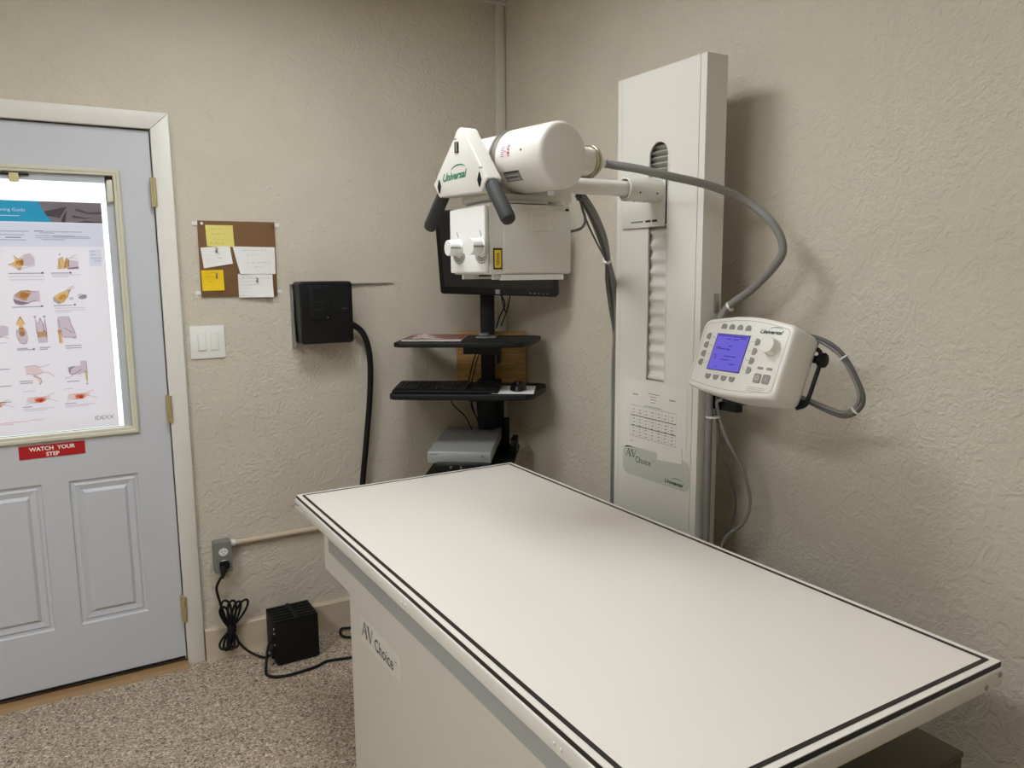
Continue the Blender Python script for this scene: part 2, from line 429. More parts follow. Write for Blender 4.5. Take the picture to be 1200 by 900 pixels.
# blind cassette: side and top channels, slats glowing with daylight, sliders
cas = mat('blind_channel', rgb(196, 200, 206), 0.4)
b = MB(); b.box(IX1-.024, IX1, WY+.010, WY+.030, IZ0, IZ1, cas); b.box(IX0, IX0+.024, WY+.010, WY+.030, IZ0, IZ1, cas); b.box(IX0, IX1, WY+.010, WY+.030, IZ1-.024, IZ1, cas)
b.build('blind_channel', door)
M_SLAT = emis('daylit_blind', (0.86, 0.97, 1.0), 1.75)
sl = MB(); z = IZ0
while z < IZ1-.026:
    sl.add([(IX0+.02, WY+.0275, z+.0165), (IX1-.022, WY+.0275, z+.0165), (IX1-.022, WY+.031, z+.010), (IX0+.02, WY+.031, z+.010), (IX1-.022, WY+.026, z), (IX0+.02, WY+.026, z)], [(0, 1, 2, 3), (3, 2, 4, 5)], M_SLAT); z += 0.0165
stuff(sl.build('blind_slats', door))
gl = bpy.data.materials.new('door_glass'); gl.use_nodes = True
nt = gl.node_tree; nt.nodes.clear(); o_ = nt.nodes.new('ShaderNodeOutputMaterial'); t_ = nt.nodes.new('ShaderNodeBsdfTransparent'); g_ = nt.nodes.new('ShaderNodeBsdfGlossy'); g_.inputs['Roughness'].default_value = 0.05
x_ = nt.nodes.new('ShaderNodeMixShader'); x_.inputs[0].default_value = 0.05
nt.links.new(t_.outputs[0], x_.inputs[1]); nt.links.new(g_.outputs[0], x_.inputs[2]); nt.links.new(x_.outputs[0], o_.inputs[0])
b = MB(); b.box(IX0, IX1, WY+.0075, WY+.0095, IZ0, IZ1, gl); b.build('pane', door)
b = MB(); b.box(-0.088, -0.060, WY-.004, WY+.010, IZ1-.034, IZ1-.004, mat('old_tape', rgb(206, 192, 140), 0.5)); b.build('blind_clip', wf, bevel=0.003)
b = MB(); b.box(-0.115, -0.030, WY+.002, WY+.0075, IZ1-.011, IZ1-.005, M_BLACKM); b.build('blind_slot', wf)
b = MB(); b.prism(FD, rrect(0.203, 0.222, 1.795, 1.872, 0.006), -0.004, 0.010, M_ALMOND); b.build('blind_slider_track', wf, bevel=0.002)
b = MB(); b.prism(FD, rrect(0.204, 0.222, 1.795, 1.826, 0.006), -0.004, 0.014, M_ALMOND); b.build('blind_slider', wf, bevel=0.002)
for zc in (1.834, 1.035, 0.237):
    m = MB()
    for k in range(5): m.cyl((0.3565, WY-.0245, zc-.052+k*.0210), (0.3565, WY-.0245, zc-.052+k*.0210+.0195), 0.0062, M_BRASS, 12)
    m.box(0.345, 0.3555, WY-.0235, WY+.004, zc-.052, zc+.052, M_BRASS)
    m.build('hinge', door)
b = MB(); b.box(SX0+.004, SX1-.004, WY+.000, WY+.0035, 0.0245, 0.034, M_BLACKM); b.build('door_sweep', door)

# ---------------------------------------------------------------- ceiling lamps (two fixtures out of view, plus an added fill panel)
def ceiling_lamp(label, x, y, wx, wy, st):
    t = thing('ceiling_light', label, 'ceiling light', (x, y, CZ-.045), 0, 'fluorescent ceiling fixtures')
    m = MB(); f = .03
    for a in ((x-wx/2, x-wx/2+f, y-wy/2, y+wy/2), (x+wx/2-f, x+wx/2, y-wy/2, y+wy/2), (x-wx/2+f, x+wx/2-f, y-wy/2, y-wy/2+f), (x-wx/2+f, x+wx/2-f, y+wy/2-f, y+wy/2)):
        m.box(*a, CZ-.045, CZ-.0005, M_TRIM)
    m.build('frame', t)
    e = emis('lamp_glow', LAMP_TINT, st)
    m = MB(); m.box(x-wx/2+f, x+wx/2-f, y-wy/2+f, y+wy/2-f, CZ-.040, CZ-.030, e); m.build('diffuser', t)
    return t
ceiling_lamp('square ceiling light panel above the far end of the table', 0.60, 2.00, 0.60, 0.60, LAMP_TABLE)
ceiling_lamp('long ceiling light panel on the left of the room', -1.20, 0.95, 0.60, 1.20, LAMP_LEFT)
ceiling_lamp('added square ceiling fill panel brightening the right wall', 1.00, 0.20, 0.60, 0.60, LAMP_FILL)

# ---------------------------------------------------------------- the X-ray table
TX0, TX1, TY0, TY1, TZ = 0.642, 1.458, 0.698, 2.480, 0.820
table = thing('xray_table', 'long white X-ray table with black inlay lines and grey pedestal', 'table', (1.05, 1.55, 0))
b = MB(); b.box(TX0, TX1, TY0, TY1, TZ-.0015, TZ, M_TOP); top = b.build('tabletop', table)
b = MB(); b.box(TX0-.0005, TX1+.0005, TY0-.0005, TY1+.0005, TZ-.0115, TZ-.0015, M_BLACK); b.build('edge_gasket', table)
# inlaid black line, a frame of four strips with a rounded corner
FT = Frame((0, 0, TZ), (1, 0, 0), (0, 1, 0))
b = MB()
o_in = rrect(TX0+.0125, TX1-.0125, TY0+.0125, TY1-.0125, 0.006, 4); i_in = rrect(TX0+.0225, TX1-.0225, TY0+.0225, TY1-.0225, 0.004, 4)
n = len(o_in); vs = [FT(x, y, .0004) for x, y in o_in]+[FT(x, y, .0004) for x, y in i_in]
b.add(vs, [(i, (i+1) % n, n+(i+1) % n, n+i) for i in range(n)], mat('inlay_black', rgb(34, 30, 27), 0.4)); b.build('inlay_line', top)
for nm, a in (('long', (TX0-.004, TX0+.018, TY0+.018, TY1-.018)), ('long', (TX1-.018, TX1+.004, TY0+.018, TY1-.018)),
              ('short', (TX0-.004, TX1+.004, TY0-.004, TY0+.018)), ('short', (TX0-.004, TX1+.004, TY1-.018, TY1+.004))):
    m = MB(); m.box(*a, TZ-.047, TZ-.0115, M_IVORY); m.build(nm+'_rail', table, bevel=0.004, segs=3)
def screw(p, d, r, parent, m=M_STEEL, h=0.0025):
    k = MB(); k.lathe(p, d, [(r, 0), (r, h*.5), (r*.7, h)], m, 12); return k.build('screw', parent)
for y in (0.955, 0.935, 1.585, 1.565, 2.400): screw((TX0-.004, y, TZ-.030), (-1, 0, 0), 0.004, table, M_IVORY)
for y in (2.452, 2.470): screw((TX0-.004, y, TZ-.028), (-1, 0, 0), 0.003, table, M_BLACKM)
for x, z in ((1.455, TZ-.023), (1.412, TZ-.036)): screw((x-.004, TY0-.004, z), (0, -1, 0), 0.0055, table)
# float carriage under the top: side walls of the tray with an open gap above, end wall, deck
PX0, PX1, PY0, PY1 = 0.700, 1.280, 0.905, 2.150
b = MB(); b.box(PX0, PX1, 0.880, 2.345, 0.590, 0.656, M_PEDESTAL); b.build('carriage_tray', table)
b = MB(); b.box(PX0, PX1, 2.345, 2.387, 0.590, 0.745, M_PEDESTAL); b.build('tray_end', table)
b = MB(); b.box(PX0+.150, PX1-.100, 1.12, 2.30, 0.6565, 0.745, mat('carriage_grey', rgb(150, 147, 138), 0.5)); b.build('carriage', table)
for x in (PX0+.175, PX1-.125):
    m = MB(); m.box(x-.022, x+.022, 0.80, 2.34, 0.7455, TZ-.012, M_STEEL); m.build('slide_rail', table)
b = MB(); b.tube([(0.800, 2.20, 0.664), (0.765, 2.19, 0.700), (0.735, 2.175, 0.700), (0.720, 2.16, 0.680)], 0.007, M_WHITE, 10); b.build('brake_lever', table)
b = MB(); b.box(0.667, 0.671, 1.80, 1.95, 0.759, 0.7755, M_WHITE); b.build('cable_clip', table)
b = MB(); b.box(PX0, PX1, PY0, PY1, 0.0, 0.5897, M_PEDESTAL); ped = b.build('pedestal', table)
b = MB(); b.box(PX0+.03, PX1-.03, PY0+.02, PY1-.02, 0.0, 0.004, M_BLACKM); b.build('plinth', table)
FP = Frame((PX0, 0, 0), (0, -1, 0), (0, 0, 1))        # a = -Y
dec = MB(); dec.prism(FP, rrect(-2.064, -1.750, 0.485, 0.560, 0.022), 0.0004, 0.001, mat('decal_pale', rgb(216, 214, 204), 0.35)); dec = dec.build('decal', ped)
def serif_AV(mb, F, a, b0, h, m, c=0.0006):
    w = h*1.0
    # A: thin left stroke, thick right stroke, bar and feet
    mb.flat(F, [(a, b0), (a+h*.08, b0), (a+w*.55, b0+h), (a+w*.46, b0+h)], c, m)
    mb.flat(F, [(a+w*.76, b0), (a+w*1.0, b0), (a+w*.58, b0+h*1.02), (a+w*.44, b0+h*1.02)], c, m)
    mb.flat(F, [(a+w*.20, b0+h*.34), (a+w*.80, b0+h*.34), (a+w*.78, b0+h*.40), (a+w*.22, b0+h*.40)], c, m)
    mb.flat(F, [(a-w*.10, b0), (a+w*.20, b0), (a+w*.20, b0+h*.035), (a-w*.10, b0+h*.035)], c, m)
    mb.flat(F, [(a+w*.68, b0), (a+w*1.12, b0), (a+w*1.12, b0+h*.035), (a+w*.68, b0+h*.035)], c, m)
    a2 = a+w*.94
    mb.flat(F, [(a2+w*.06, b0+h), (a2+w*.30, b0+h), (a2+w*.64, b0-h*.02), (a2+w*.50, b0-h*.02)], c, m)
    mb.flat(F, [(a2+w*.92, b0+h), (a2+w*1.01, b0+h), (a2+w*.62, b0-h*.02), (a2+w*.54, b0-h*.02)], c, m)
    mb.flat(F, [(a2-w*.08, b0+h*.965), (a2+w*.36, b0+h*.965), (a2+w*.36, b0+h), (a2-w*.08, b0+h)], c, m)
    mb.flat(F, [(a2+w*.80, b0+h*.965), (a2+w*1.10, b0+h*.965), (a2+w*1.10, b0+h), (a2+w*.80, b0+h)], c, m)
    return a2+w*1.05
def serif_word(mb, F, a, b0, size, m, c=0.0006, sx=0.95):
    mb.text(F, 'Choice', a, b0, size, m, c, sx=sx, bold=.006)
    # foot serifs under the straight stems of h and i
    u = size*sx
    for x in (0.745, 1.075, 1.935): mb.flat(F, [(a+(x-.05)*u, b0), (a+(x+.19)*u, b0), (a+(x+.19)*u, b0+size*.035), (a+(x-.05)*u, b0+size*.035)], c, m)
t = MB(); e_ = serif_AV(t, FP, -2.046, 0.503, 0.045, M_PRINT, 0.0014); serif_word(t, FP, -1.946, 0.501, 0.051, M_PRINT, 0.0014)
t.text(FP, 'TM', -1.800, 0.527, 0.012, M_PRINT, 0.0014); t.build('lettering', dec)

# dark box under the near end of the table
t = thing('equipment_case', 'dark olive case on the floor below the table corner nearest the viewer', 'case', (1.45, 0.94, 0))
b = MB(); b.box(1.295, 1.605, 0.826, 1.06, 0.0, 0.500, M_OLIVE); b.build('body', t, bevel=0.006)
b = MB(); b.box(1.294, 1.606, 0.825, 1.061, 0.501, 0.515, M_OLIVE); b.build('lid', t, bevel=0.004)

# ---------------------------------------------------------------- the tube stand (column), its arm and the X-ray head: one connected machine
CX0, CX1, CY0, CY1, CZT = 1.620, 1.700, 1.662, 2.055, 2.138
col = thing('tube_stand', 'tall white X-ray tube stand column with slotted front beside the right wall', 'column', (1.66, 1.86, 0))
b = MB(); bx0 = CX0+.005
b.box(bx0, CX1, CY0, CY0+.004, 0, CZT, M_COL); b.box(bx0, CX1, CY1-.004, CY1, 0, CZT, M_COL)
b.box(CX1-.004, CX1, CY0+.004, CY1-.004, 0, CZT, M_COL); b.box(bx0, CX1-.004, CY0+.004, CY1-.004, CZT-.004, CZT, M_COL)
b.build('housing', col)
b = MB(); b.box(CX1, CX1+.09, 1.90, 2.03, 0.0, 0.30, M_COL); b.build('floor_bracket', col)
b = MB(); b.box(CX1, WX-.001, 1.93, 2.03, 1.90, 1.96, M_COL); b.build('wall_bracket', col)
FC = Frame((CX0, 0, 0), (0, -1, 0), (0, 0, 1))        # front face, a = -Y
ya, yb, yc = 1.8975, 1.8105, 1.854; r_ = (ya-yb)/2; z1 = 1.925; z0 = 1.193
def half(sgn, yo, ye):
    arc = [(-(yc+sgn*r_*math.sin(t)), z1-r_+r_*math.cos(t)) for t in [math.pi/2*k/8 for k in range(9)]]
    return [(-yc, CZT)]+[(-yo, CZT), (-yo, 0.0), (-yc, 0.0), (-yc, z0), (-ye, z0)]+arc[::-1]
b = MB(); b.prism(FC, half(1, CY1-.0215, ya), -0.005, 0, M_COL); b.prism(FC, half(-1, CY0+.0255, yb), -0.005, 0, M_COL)
b.build('front_cover', col)
b = MB(); b.box(CX0+.0005, CX0+.005, CY0, CY0+.0240, 0, CZT, M_COL); b.box(CX0+.0005, CX0+.005, CY1-.020, CY1, 0, CZT, M_COL); b.build('edge_strip', col)
# slot lip
b = MB(); F = FC
lip = [(-(ya), z0)]+[(-(yc+r_*math.cos(t)), z1-r_+r_*math.sin(t)) for t in [math.pi*k/14 for k in range(15)]]+[(-yb, z0)]
b.tube([F(a, c, 0.001) for a, c in lip], 0.0022, M_IVORY, 6, 1); b.build('slot_lip', col)
# bellows: lower pleats stretched, upper ones packed
def bellows(za, zb, pitch, d0, d1, m, name):
    k = MB(); vs = []; n = max(2, int(round((zb-za)/pitch)))*8
    for i in range(n+1):
        z = za+(zb-za)*i/n; ph = math.cos(2*math.pi*(z-za)/((zb-za)/(n/8)))
        d = d0+(d1-d0)*(0.5+0.5*ph)
        vs += [(CX0+d, ya+.045, z), (CX0+d, yb-.04, z)]
    k.add(vs, [(2*i, 2*i+1, 2*i+3, 2*i+2) for i in range(n)], m)
    return k.build(name, col, smooth_angle=70)
bellows(1.10, 1.68, 0.0415, 0.0075, 0.0165, M_BELLOWS, 'bellows')
bellows(1.80, 1.94, 0.017, 0.010, 0.026, mat('bellows_packed', rgb(168, 166, 158), 0.5), 'bellows')
b = MB(); b.box(CX0+.040, CX0+.044, CY0+.01, CY1-.01, 0.3, 2.1, M_BLACKM); b.build('inner_plate', col)
# paper chart taped on the column and the badge
ch = MB(); ch.prism(FC, [(-2.010, 0.955), (-1.706, 0.985), (-1.706, 1.186), (-2.010, 1.186)], 0.0006, 0.0012, M_CHART)
ch.prism(FC, [(-1.835, 0.943), (-1.722, 0.953), (-1.722, 1.0), (-1.835, 0.99)], 0.0014, 0.0022, M_CHART)
tag(ch.build('exposure_chart'), 'white printed exposure chart taped to the front of the column', 'paper')
chart = bpy.data.objects['exposure_chart']
t = MB(); g = 0.0016
for bb in (1.103, 1.070, 1.035, 1.000): t.stroke(FC, [(-1.968, bb-.0), (-1.752, bb)], 0.0022 if bb in (1.070, 1.035) else 0.0008, M_PRINT, g)
for a in (-1.968, -1.935, -1.905, -1.875, -1.845, -1.815, -1.785, -1.752): t.stroke(FC, [(a, 0.998), (a, 1.103 if a > -1.93 else 1.085)], 0.0007, M_PRINTG, g)
rn = random.Random(3)
for r in range(9):
    for c in range(7):
        a = -1.960+c*.0305; t.stroke(FC, [(a+rn.uniform(0, .004), 1.090-r*.0105), (a+.010+rn.uniform(0, .006), 1.090-r*.0105)], 0.0026, M_PRINTG, g)
for a0, a1, bb in ((-1.96, -1.932, 1.140), (-1.785, -1.757, 1.142), (-1.885, -1.830, 1.150), (-1.875, -1.842, 1.141), (-1.872, -1.846, 1.132), (-1.868, -1.850, 1.123), (-1.90, -1.82, 1.108),
                   (-1.968, -1.955, 0.982), (-1.82, -1.74, 0.990), (-1.82, -1.75, 0.984), (-1.82, -1.735, 0.978)):
    t.stroke(FC, [(a0, bb), (a1, bb)], 0.0034 if bb in (1.140, 1.142) else 0.0022, M_PRINTG, g)
t.build('printed_table', chart)
bd = MB(); bd.prism(FC, rrect(-2.006, -1.690, 0.868, 0.963, 0.026), 0.0004, 0.0012, M_DECAL); bd = bd.build('badge', col)
def logo(mb, F, a, b0, wd, m1, m2, c=0.0006):
    # italic word with a swoosh arching over it
    s = wd/2.9
    mb.text(F, 'Universal', a, b0, s*0.54, m1, c, shear=0.35, bold=0.028, sx=1.30)
    up, lo = [], []
    for k in range(13):
        t_ = math.pi*(0.97-0.90*k/12); x = a+wd*(.64+.30*math.cos(t_)); y = b0+s*.40+s*.27*math.sin(t_)
        wv = s*0.035*math.sin(math.pi*(k+.6)/13.2)
        up.append((x, y+wv)); lo.append((x, y-wv))
    mb.flat(F, up+lo[::-1], c, m2)
t = MB(); serif_AV(t, FC, -1.990, 0.927, 0.026, M_DGREEN, 0.0016); serif_word(t, FC, -1.942, 0.915, 0.028, M_DGREEN, 0.0016)
t.text(FC, 'TM', -1.858, 0.931, 0.007, M_DGREEN, 0.0016); t.build('lettering', bd)
t = MB(); logo(t, FC, -1.800, 0.880, 0.090, M_DGREEN, M_DGREEN, 0.0016); t.build('lettering', bd)
# carriage plate with arm collar
b = MB(); b.box(CX0-.0062, CX0-.0012, 1.818, 2.020, 1.672, 1.822, M_COL); cp = b.build('carriage_plate', col, bevel=0.0015)
t = MB(); Fp = Frame((CX0-.0062, 0, 0), (0, -1, 0), (0, 0, 1)); t.stroke(Fp, [(-1.975, 1.690), (-1.915, 1.690)], 0.0055, M_PRINTG, .0005)
t.build('small_print', cp)
for a0, a1 in ((-1.905, -1.880), (-1.874, -1.850)):
    t = MB(); t.stroke(Fp, [(a0, 1.690), (a1, 1.690)], 0.0065, M_PRINT, .0005); t.build('small_print', cp)
for z in (1.70, 1.80): screw((CX0-.001, 1.813, z-.02), (-1, 0, 0), 0.003, col, M_BLACKM)
AY, AZ_ = 1.853, 1.779
b = MB(); b.lathe((1.6135, AY, AZ_), (-1, 0, 0), [(.0365, 0), (.0365, .124), (.034, .128), (.029, .128), (.029, .100), (.0, .100)], M_IVORY2, 40); b.build('arm_collar', col)
for a, x in ((200, 1.585), (200, 1.52), (265, 1.56), (262, 1.52), (285, 1.59)):
    d = V(0, math.cos(R(a)), math.sin(R(a))); screw(V(x, AY, AZ_)+d*.0362, d, 0.003, col, M_BLACKM, .001)
b = MB(); b.cyl((1.56, AY, AZ_), (1.262, AY, AZ_), 0.0225, M_IVORY, 32); b.build('arm_tube', col)
# --- head
HX = 1.090
b = MB(); b.box(1.212, 1.270, AY-.045, AY+.045, 1.722, 1.808, M_IVORY); b.build('trunnion_block', col, bevel=0.010, segs=3)
b = MB(); b.box(0.985, 1.215, AY-.075, AY+.075, 1.722, 1.740, M_IVORY2); b.box(1.0, 1.18, AY-.055, AY+.055, 1.7402, 1.765, M_IVORY2); b.build('mounting_plate', col, bevel=0.003)
b = MB(); b.box(1.005, 1.160, AY-.088, AY+.088, 1.7152, 1.7215, M_STEEL); b.build('swivel_plate', col)
TZC = 1.824
TA = R(10)
ax = V(math.sin(TA), -math.cos(TA), 0); e1_ = V(math.cos(TA), math.sin(TA), 0)
c0 = V(1.088, 1.815, TZC)
b = MB()
b.lathe(c0, ax, [(.0800, .0), (.0800, .012), (.0825, .016), (.0825, .170), (.0808, .179), (.0765, .185), (.070, .1875), (0, .1875)], M_IVORY, 64)
b.lathe(c0, -ax, [(.0765, .0), (.0765, .128), (.0745, .130), (.0745, .136), (.0765, .138), (.0765, .180), (.071, .190), (.062, .194), (0, .194)], M_IVORY, 64); tub = b.build('tube_housing', col)
b = MB(); b.lathe(c0+ax*-.010, ax, [(.0775, 0), (.0850, .001), (.0850, .008), (.0815, .009), (.0815, .014), (.0850, .015), (.0850, .023), (.0800, .024)], M_STEEL, 64); b.build('clamp_band', col)
# warning labels wrapped on the tube: s along the axis from the band, angle round it
def ring_pt(s_, deg, r): return c0+ax*s_+(e1_*math.cos(R(deg))+V(0, 0, math.sin(R(deg))))*r
def wrap(s0, s1, t0, t1, m, name, mark=()):
    k = MB(); n = 8; vs = []
    for i in range(n+1):
        a = t0+(t1-t0)*i/n
        vs += [ring_pt(s0, a, .0828), ring_pt(s1, a, .0828)]
    k.add(vs, [(2*i, 2*i+1, 2*i+3, 2*i+2) for i in range(n)], m)
    lab = k.build(name, tub)
    k = MB()
    for (q0, q1, u0, u1, mm) in mark:
        vs = []
        for i in range(4):
            a = t0+(t1-t0)*(u0+(u1-u0)*i/3)
            vs += [ring_pt(s0+(s1-s0)*q0, a, .0832), ring_pt(s0+(s1-s0)*q1, a, .0832)]
        k.add(vs, [(2*i, 2*i+1, 2*i+3, 2*i+2) for i in range(3)], mm)
    k.build('print', lab)
    return lab
M_PINK = mat('warning_print', rgb(190, 60, 80), 0.5); M_PALE = mat('label_pale', rgb(222, 206, 208), 0.5); M_GREYL = mat('label_grey', rgb(130, 132, 130), 0.4)
wrap(.036, .074, 158, 180, M_PALE, 'warning_label', [(.70, .76, .06, .42, M_PRINT), (.70, .95, .06, .12, M_PRINT), (.70, .95, .38, .44, M_PRINT), (.68, .95, .58, .70, M_PINK), (.80, .92, .70, .92, M_PINK), (.46, .58, .46, .56, M_PINK)]
     + [(.08, .40, s_, s_+.05, M_PRINTG) for s_ in (.1, .25, .4, .55, .7, .85)])
wrap(.040, .100, 204, 224, M_GREYL, 'rating_plate', [(.05, .95, .05, .18, M_PRINT), (.1, .9, .36, .42, M_PALE), (.1, .8, .55, .61, M_PRINT), (.1, .9, .75, .81, M_PALE)])
screw(ring_pt(.115, 171, .0824), ring_pt(.115, 171, 1)-ring_pt(.115, 171, 0), .003, tub, M_BLACKM, .001)
# high-voltage socket on the far side of the tube
sk = c0+ax*.115+V(0, 0, .003)
b = MB(); b.lathe(sk+e1_*.060, e1_, [(.038, 0), (.038, .092), (.035, .094)], M_IVORY, 36); b.build('cable_socket', col)
b = MB(); b.lathe(sk+e1_*.150, e1_, [(.037, 0), (.0425, .001), (.0425, .007), (.040, .008), (.040, .011), (.0425, .012), (.0425, .019), (.036, .021)], M_GOLD, 36); b.build('socket_ring', col)
b = MB(); b.lathe(sk+e1_*.1715, (1, -.10, 0), [(.030, 0), (.024, .008), (.017, .030), (.0125, .038)], M_WHITE, 28); b.build('cable_gland', col)
# triangular control yoke
FY = Frame((0.945, 0, 0), (0, -1, 0), (0, 0, 1))
pts = [(-1.986, 1.742), (-1.743, 1.736), (-1.713, 1.768)]
def arcp(cx, cz, r, t0, t1, n): return [(cx+r*math.cos(R(t0+(t1-t0)*k/n)), cz+r*math.sin(R(t0+(t1-t0)*k/n))) for k in range(n+1)]
pts += arcp(-1.856, 1.878, 0.031, 28, 150, 8)+[(-2.022, 1.780)]
b = MB(); b.prism(FY, pts, -0.044, 0.0, M_IVORY); yoke = b.build('control_yoke', col, bevel=0.004, segs=3)
b = MB(); b.box(0.989, 1.03, 1.80, 1.905, 1.755, 1.84, M_IVORY2); b.build('yoke_neck', col)
t = MB(); logo(t, FY, -1.962, 1.782, 0.150, M_GREEN, M_GREEN, 0.0006); t.build('lettering', yoke)
for a, c in ((-1.980, 1.771), (-1.748, 1.767)):
    dm = MB(); dm.prism(FY, [(a-.009, c), (a, c-.018), (a+.009, c), (a, c+.018)], -0.001, 0.003, M_BLACKM); dm.build('lock_button', yoke)
dm = MB(); dm.prism(FY, [(-1.883, 1.848), (-1.862, 1.846), (-1.862, 1.874), (-1.883, 1.876)], -0.001, 0.002, M_BLACKM); dm.prism(FY, [(-1.872, 1.850), (-1.866, 1.849), (-1.866, 1.872), (-1.872, 1.873)], 0.002, 0.004, M_BTN); dm.build('rocker_switch', yoke)
for a, c in ((-1.885, 1.884), (-1.745, 1.796), (-2.005, 1.798)):
    t = MB(); t.stroke(FY, [(a-.008, c), (a+.012, c-.001)], 0.003, M_PRINTG, .0006); t.build('small_print', yoke)
for s, ys, ye, zs, ze in ((-1, 1.728, 1.634, 1.758, 1.660), (1, 1.992, 2.092, 1.758, 1.664)):
    m = MB(); p0, p1 = V(.966, ys, zs), V(.962, ye, ze); L_ = (p1-p0).length
    m.lathe(p0, p1-p0, [(.017, 0), (.0185, .012), (.0190, L_-.012), (.0165, L_-.003), (.011, L_), (0, L_+.001)], M_GRIP, 24); m.build('handle_grip', col)
# collimator
KX0, KX1, KY0, KY1, KZ0, KZ1 = 0.972, 1.222, 1.750, 1.956, 1.532, 1.712
b = MB(); b.box(KX0, KX1, KY0, KY1, KZ0, KZ1, M_IVORY2); b.build('collimator_body', col, bevel=0.004)
FK = Frame((0, KY0, 0), (1, 0, 0), (0, 0, 1))         # near side, facing -Y
b = MB(); rec = [(1.100, 1.140, .0), ]
b.prism(FK, [(1.011, KZ0+.004), (KX1-.002, KZ0+.004), (KX1-.002, KZ1-.014), (1.011, KZ1-.014)], 0.0002, 0.0040, M_IVORY2); sp_ = b.build('side_cover', col, bevel=0.0015)
b = MB(); vs = []
for ins, h in ((0, .0040), (.0022, .0072), (.0040, .0072), (.0065, .0041)):
    vs += [FK(1.092+ins, 1.642+ins, h), FK(1.160-ins, 1.642+ins, h), FK(1.160-ins, 1.692-ins, h), FK(1.092+ins, 1.692-ins, h)]
b.add(vs, [(4*j+i, 4*j+(i+1) % 4, 4*j+4+(i+1) % 4, 4*j+4+i) for j in range(3) for i in range(4)], M_IVORY2); b.build('recess_rim', sp_)
b = MB(); b.box(1.205, 1.213, KY0-.003, KY0-.0002, 1.694, 1.704, M_BLACKM); b.build('notch', col)
FKX = Frame((KX0, 0, 0), (0, -1, 0), (0, 0, 1))
b = MB(); b.prism(FKX, rrect(-1.952, -1.752, 1.536, 1.706, 0.006), 0.0005, 0.013, M_WHITE); kp = b.build('knob_panel', col, bevel=0.004, segs=3)
for y in (1.897, 1.768):
    m = MB(); m.lathe((KX0-.0135, y, 1.603), (-1, 0, 0), [(.0235, 0), (.0235, .004), (.0210, .006), (.0210, .032), (.0200, .034), (0, .0342)], M_WHITE, 32); kn = m.build('collimator_knob', kp)
    m = MB(); Fk = Frame((KX0-.0135, y, 1.603), (0, -1, 0), (0, 0, 1))
    for rr in (.030, .036, .042):
        arc = [(rr*math.cos(R(k)), rr*math.sin(R(k))) for k in range(-150, -29, 12)]; m.stroke(Fk, arc, .0026, M_PRINTG, .0008)
    for k in range(-150, -29, 20): m.stroke(Fk, [(.030*math.cos(R(k)), .030*math.sin(R(k))), (.040*math.cos(R(k)), .040*math.sin(R(k)))], .0022, M_PRINTG, .0008)
    m.stroke(Fk, [(.0, .026), (-.010, .042)], .0035, M_PRINTG, .0008); stuff(m.build('dial_scale', kp))
    m = MB(); m.box(KX0-.048, KX0-.018, y-.0225, y-.0205, 1.6015, 1.6055, M_BTN); m.build('pointer', kn)
b = MB(); b.fbox(FK, .9815, 1.0075, 1.545, 1.599, .0003, .001, M_PRINT); b.fbox(FK, .9850, 1.0040, 1.549, 1.594, .001, .0014, M_YEL); lb = b.build('caution_label', col)
t = MB()
for k in range(7): t.stroke(FK, [(.9905, 1.557+k*.0045), (.9985, 1.5585+k*.0045)], .0018, M_PRINT, .0018)
t.build('print', lb)
for ya_ in (1.762, 1.930):
    b = MB(); b.box(0.990, 1.205, ya_, ya_+.013, 1.519, 1.5315, M_IVORY2); b.build('accessory_rail', col)
b = MB(); b.box(1.006, 1.200, 1.7515, 1.7615, 1.517, 1.5312, M_IVORY); b.build('rail_cover', col)
b = MB(); b.box(1.03, 1.17, 1.785, 1.92, 1.5255, 1.5317, M_SCREEN); b.build('light_window', col)
# grey high-voltage cable from the head, looping round to the column's near side and down
b = MB(); b.tube([sk+e1_*.1715+V(.034, -.0034, 0), sk+e1_*.1715+V(.050, -.006, -.002), (1.385, 1.668, 1.809), (1.448, 1.635, 1.793), (1.576, 1.600, 1.769), (1.68, 1.565, 1.730), (1.712, 1.492, 1.664), (1.725, 1.464, 1.598), (1.722, 1.488, 1.548), (1.710, 1.558, 1.482), (1.690, 1.628, 1.428), (1.668, 1.645, 1.36),
    (1.656, 1.647, 1.26), (1.652, 1.648, 1.156), (1.652, 1.648, 0.948), (1.653, 1.648, 0.73), (1.655, 1.648, 0.35), (1.66, 1.645, 0.06), (1.69, 1.63, 0.014)], 0.0112, M_GREYC, 16, 8)
tag(b.build('high_voltage_cable'), 'thick grey cable looping from the X-ray tube to the column side', 'cable')
b = MB()
b.lathe((1.697, 1.62, 1.435), (-.35, .85, -.5), [(.0155, 0), (.0155, .006)], M_WHITE, 16); b.box(1.672, 1.684, 1.6525, 1.6615, 1.415, 1.47, M_STEEL)
b.build('cable_clamp', col)

